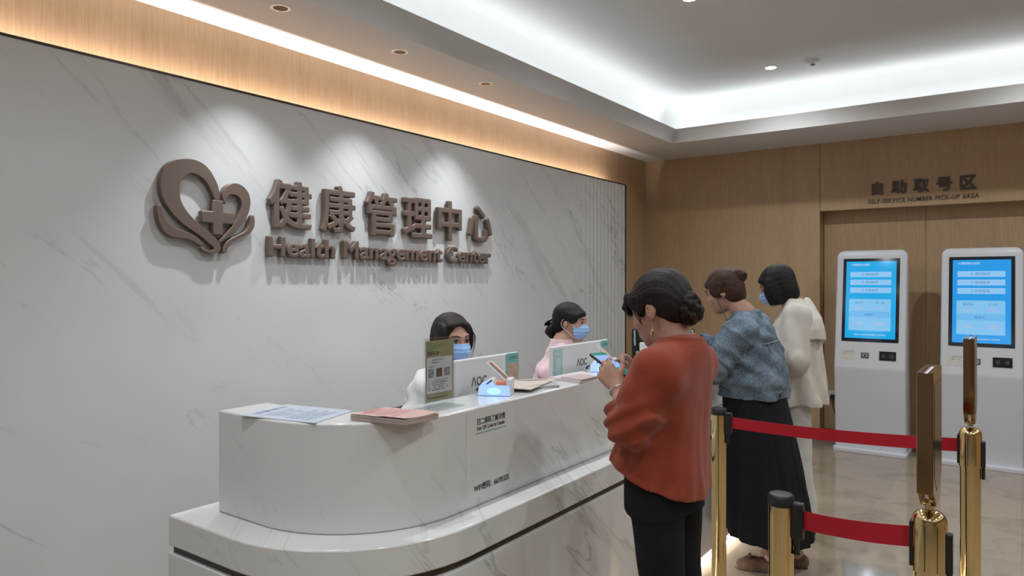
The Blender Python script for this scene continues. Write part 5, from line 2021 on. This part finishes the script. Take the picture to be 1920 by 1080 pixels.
V.put(stack([(.80, 0, -.02, .225, .170), (.90, 0, -.018, .220, .165), (1.05, 0, -.012, .205, .150), (1.20, 0, -.008, .196, .135), (1.29, 0, -.010, .185, .118), (1.35, 0, -.012, .150, .095),
             (1.40, 0, -.015, .100, .075), (1.425, 0, -.015, .080, .065)], 2.3, fold3), .01)
for i, q in ((0, -1), (1, 1)):
    sh, el, wr = [np.array(J3[k][i]) for k in ('shoulder', 'elbow', 'wrist')]
    V.put(cone(V3(0, -.015, 1.385), sh, .055, .062), .03)
    V.put(cone(sh, el, .074, .088), .02)
    V.put(ell(el + V3(0, .02, -.005), (.086, .092, .085)), .03)
    V.put(cone(el, el + (wr - el) * .90, .080, .046, cap=True), .02)
    V.put(cone(el + (wr - el) * .6, el + (wr - el) * 1.2, .036, .036), .004, 'cut')
V.disp(ripple(51, .0060, (26, 62), (3, 16)))
V.disp(lambda x, y, z: 0.003 * (np.sin(62 * (x * .9 + y * .8 + .22 * z) + 2.2 * np.sin(9 * z + 7 * x)) - .6))
# open front
V.put(ell((0, .15, 1.08), (.055, .11, .42)), .012, 'cut')
V.put(ell((0, .030, 1.455), (.075, .095, .070)), .008, 'cut')
jk3 = V.mesh('cream_jacket', M_CREAM, p3, 2)
# wide sailor-like collar hanging at the back
V = Vol((-.38, -.42, 1.05), (.38, .20, 1.48), .005)
V.put(stack([(1.200, 0, -.040, .236, .138), (1.26, 0, -.040, .230, .130), (1.32, 0, -.040, .196, .116), (1.385, 0, -.026, .128, .094), (1.43, 0, -.018, .088, .076)], 2.4, lambda th, z: .030 * np.sin(th * 6 + 8 * z)), .0)
V.put(stack([(1.18, 0, -.030, .214, .112), (1.26, 0, -.030, .208, .108), (1.32, 0, -.030, .178, .098), (1.385, 0, -.020, .118, .084), (1.46, 0, -.014, .076, .064)], 2.4), 0, 'cut')
V.put(half((0, .045, 1.30), (0, 1, .35), (-.4, -.45, 1), (.4, .3, 1.5)), 0, 'and')
V.put(cone((-.01, -.110, 1.300), (-.02, -.118, 1.185), .045, .052), .035)
V.disp(ripple(52, .004, (20, 50), (20, 50)))
V.mesh('wide_collar', M_CREAM, jk3, 1)
V = Vol((-.26, -.24, .90), (.26, .26, 1.45), .005)
V.put(stack([(.92, 0, .0, .165, .120), (1.05, 0, .004, .160, .125), (1.2, 0, .008, .160, .122), (1.32, 0, .004, .130, .090), (1.40, 0, 0, .075, .062)], 2.2), .01)
V.disp(ripple(53, .003, (18, 50), (10, 40)))
V.put(ell((0, .060, 1.420), (.062, .075, .060)), .006, 'cut')
V.mesh('shirt', fabric('pale_blue_shirt_cloth', (.36, .44, .56), .05, .85, 700, .25), p3, 2)
V = Vol((-.28, -.26, .02), (.28, .24, 1.0), .006)
V.put(stack([(.84, 0, -.005, .175, .130), (.98, 0, 0, .150, .112)], 2.2), .02)
for i, q in ((0, -1), (1, 1)):
    hp, kn_, an = [np.array(J3[k][i]) for k in ('hip', 'knee', 'ankle')]
    V.put(cone(hp, kn_, .105, .088), .03)
    V.put(cone(kn_, an + V3(0, 0, -.02), .086, .080, cap=True), .02)
V.disp(ripple(54, .006, (16, 44), (5, 24)))
V.mesh('trousers', fabric('white_trouser_cloth', (.56, .55, .53), .04, .9, 700, .3), p3, 2)
for i in (0, 1): shoe(p3, J3['ankle'][i], J3['toe'][i], M_SHOEB, slipon=False)

# ================================================================== two receptionists behind the counter
def receptionist(label, base, face, H, dz, arms, blouse_mat, skin, hair_fn, seat_z=.52):
    p = person(label, base, face)
    J = dict(neck=tuple(H.c + np.array((0, -.050, -.125))), pelvis=(0, -.10, seat_z + .10))
    nk = np.array(J['neck'])
    J['chest'] = tuple(nk * .62 + np.array(J['pelvis']) * .38)
    J['shoulder'] = (tuple(nk + V3(-.142, .0, -.085)), tuple(nk + V3(.142, .0, -.085)))
    J['elbow'] = arms[0]
    J['wrist'] = arms[1]
    J['hip'] = ((-.085, -.09, seat_z + .08), (.085, -.09, seat_z + .08))
    J['knee'] = ((-.10, .27, seat_z + .06), (.10, .27, seat_z + .06))
    J['ankle'] = ((-.10, .20, .145), (.10, .20, .145)) if seat_z > .55 else ((-.10, .22, .10), (.10, .22, .10))
    J['toe'] = ((-.1, 1, 0), (.1, 1, 0))
    body_mesh(p, H, J, (dict(d=(.25, .95, -.05), n=(.2, 0, -.95), curls=(12, 14, 16, 18), thumb=(.7, .6, .2)), dict(d=(-.25, .95, -.05), n=(-.2, 0, -.95), curls=(12, 14, 16, 18), thumb=(.7, .6, .2))),
              (-.42, -.32, -.01), (.42, .55, H.c[2] + .16), h=.006, mat=skin, slim=.80)
    eyes(p, H)
    mask(p, H)
    hair_fn(p, H)
    pv, ch = np.array(J['pelvis']), np.array(J['chest'])
    V = Vol((-.42, -.34, seat_z - .04), (.42, .50, nk[2] + .09), .0055)
    V.put(stack([(seat_z, 0, -.095, .175, .130), (seat_z + .12, 0, -.095, .165, .125), (ch[2] - .06, ch[0], ch[1] - .005, .158, .115), (ch[2] + .06, ch[0], ch[1] + .004, .158, .108),
                 (nk[2] - .095, nk[0], nk[1] - .002, .150, .100), (nk[2] - .05, nk[0], nk[1], .110, .092), (nk[2] - .012, nk[0], nk[1], .080, .074)], 2.3), .01)
    for i, q in ((0, -1), (1, 1)):
        sh, el, wr = [np.array(J[k][i]) for k in ('shoulder', 'elbow', 'wrist')]
        V.put(cone(nk + V3(0, -.005, -.062), sh + V3(0, 0, .004), .056, .057), .03)
        V.put(cone(sh, el, .056, .054), .02)
        V.put(cone(el, el + (wr - el) * .96, .054, .036, cap=True), .015)
        V.put(cone(el + (wr - el) * .7, el + (wr - el) * 1.2, .029, .029), .004, 'cut')
    V.disp(ripple(int(base[1] * 100), .0075, (18, 60), (14, 60)))
    V.put(ell(nk + V3(0, .080, -.01), (.040, .055, .085)), .006, 'cut')
    bl = V.mesh('blouse', blouse_mat, p, 1)
    # collar
    V = Vol(nk - .16, nk + .16, .0042)
    V.put(stack([(nk[2] - .060, nk[0], nk[1] + .002, .112, .100), (nk[2] + .010, nk[0], nk[1] + .000, .078, .074), (nk[2] + .026, nk[0], nk[1] + .000, .072, .069)], 2.2), 0)
    V.put(stack([(nk[2] - .08, nk[0], nk[1] + .002, .103, .091), (nk[2] + .010, nk[0], nk[1] + .000, .070, .066), (nk[2] + .06, nk[0], nk[1] + .000, .062, .059)], 2.2), 0, 'cut')
    V.put(ell(nk + V3(0, .10, -.005), (.030, .07, .09)), .004, 'cut')
    V.mesh('collar', blouse_mat, bl, 1)
    V = Vol((-.30, -.30, .05), (.30, .46, seat_z + .24), .007)
    V.put(ell((0, -.09, seat_z + .09), (.168, .130, .105)), .02)
    for i in (0, 1):
        hp, kn_, an = [np.array(J[k][i]) for k in ('hip', 'knee', 'ankle')]
        V.put(cone(hp, kn_, .088, .066), .02)
        V.put(cone(kn_, an + V3(0, 0, .03), .064, .050, cap=True), .02)
    V.mesh('trousers', bpy.data.materials['black_trouser_cloth'], p, 1)
    st_ = thing('office_chair', label.split(' in ')[0].replace('masked ', '') + ' sits on this black office chair', 'chair', (base[0], base[1], 0), math.radians(face - 90), 'chairs behind the counter')
    st_['label'] = {True: 'black office chair under the receptionist in white', False: 'black office chair under the receptionist in pink'}['white' in label]
    bm = bmesh.new()
    prism(bm, rrect(-.21, -.31, .21, .13, .07), Matrix.Identity(4), seat_z - .075, seat_z - .005)
    obj('seat', bm, M_BLACK, st_, bevel=.015)
    bm = bmesh.new()
    tube(bm, [(0, -.09, seat_z - .075), (0, -.09, .08)], .025, 12)
    autosmooth(obj('column', bm, M_CHROME, st_), 40)
    for k in range(5):
        a = 2 * PI * k / 5
        bm = bmesh.new()
        tube(bm, [(0, -.09, .09), (.26 * math.cos(a), -.09 + .26 * math.sin(a), .055), (.26 * math.cos(a), -.09 + .26 * math.sin(a), .0)], [.022, .018, .020], 8)
        autosmooth(obj('leg', bm, M_BLACK, st_), 40)
    bm = bmesh.new()
    prism(bm, rrect(-.19, .0, .19, .30, .07), frame((0, -.30, seat_z + .10), (1, 0, 0), (0, -.12, .99)), -.03, .015)
    obj('backrest', bm, M_BLACK, st_, bevel=.012)
    bm = bmesh.new()
    tube(bm, [(0, -.20, seat_z - .06), (0, -.31, seat_z - .02), (0, -.325, seat_z + .18)], .016, 8)
    autosmooth(obj('back_bracket', bm, M_BLACK, st_), 40)
    return p

def hair_r1(p, H):
    V = Vol(H.c - .28, H.c + .28, .004)
    V.put(H.ell((0, -.016, .042), (.086, .103, .088)), .01)
    V.put(H.ell((0, -.052, -.020), (.082, .062, .090)), .03)
    for q in (-1, 1): V.put(H.ell((q * .074, .026, .006), (.018, .042, .072)), .015)
    V.put(H.ell((0, .058, .072), (.058, .026, .022)), .02)
    V.put(H.ell((.006, .104, -.016), (.058, .078, .098)), .010, 'cut')
    V.put(H.half((0, 0, -.09), (0, .2, -1)), 0, 'and')
    V.put(H.ell((0, .02, -.105), (.055, .07, .05)), .01, 'cut')
    strands(V, H, 31, .0014)
    h = V.mesh('hair', M_HAIRB, p, 1)
    V = Vol(H.c - .28, H.c + .28, .005)
    V.put(H.ell((0, -.115, -.055), (.034, .034, .060)), .01)
    V.mesh('ponytail', M_HAIRB, h, 1)
    wisps(p, H, [[(q * .066, .060, .06), (q * (.080 + .002 * i), .072, .02), (q * (.080 + .003 * i), .062, -.04), (q * (.074 + .004 * i), .052, -.085)] for q in (-1, 1) for i in range(4)], M_HAIRB, .0012)

def hair_r2(p, H):
    V = Vol(H.c - .28, H.c + .28, .004)
    V.put(H.ell((0, -.016, .042), (.082, .100, .086)), .01)
    V.put(H.ell((0, -.056, -.014), (.074, .056, .072)), .03)
    for q in (-1, 1): V.put(H.ell((q * .062, .030, .034), (.022, .040, .036)), .015)
    V.put(H.ell((0, .070, .054), (.056, .024, .024)), .02)
    V.put(H.ell((0, .104, -.036), (.062, .082, .082)), .012, 'cut')
    for q in (-1, 1): V.put(H.ell((q * .078, .0, -.030), (.020, .024, .040)), .01, 'cut')
    strands(V, H, 41, .0012)
    h = V.mesh('hair', M_HAIR, p, 1)
    V = Vol(H.c - .30, H.c + .30, .004)
    V.put(H.ell((0, -.120, -.060), (.042, .036, .050)), .01)
    V.disp(ripple(71, .003, (60, 120), (60, 120)))
    V.mesh('hair_bun', M_HAIR, h, 1)
    bm = bmesh.new()
    for k in range(-3, 4):
        tube(bm, smooth_path([H.p(.004 * k, -.120, .012), H.p(.010 * k, -.146, -.006), H.p(.011 * k, -.156, -.030)], 4), .005, 6)
    autosmooth(obj('hair_claw', bm, M_BLACK, h), 60)

M_WCOAT = fabric('white_coat_cloth', (.60, .59, .57), .04, .85, 700, .25)
M_PINK = fabric('pink_blouse_cloth', (.66, .46, .48), .04, .85, 700, .25)
R1 = Head((0, .105, 1.272), yaw=-18, pitch=-4, k=1.0)
receptionist('masked receptionist in a white coat with brown hair behind the left monitor', (-2.30, 2.565), 0, R1, 0,
             (((-.215, .055, .905), (.225, .04, .895)), ((-.20, .25, .815), (.16, .27, .812))), M_WCOAT, M_SKIN, hair_r1, .50)
R2 = Head((0, .105, 1.295), yaw=-26, pitch=-3, k=.99)
receptionist('masked receptionist in a pink blouse with a low bun behind the farther white monitor', (-2.345, 3.70), 38, R2, 0,
             (((-.205, .04, .92), (.205, .04, .92)), ((-.16, .27, .812), (.16, .27, .812))), M_PINK, M_SKIN2, hair_r2, .52)
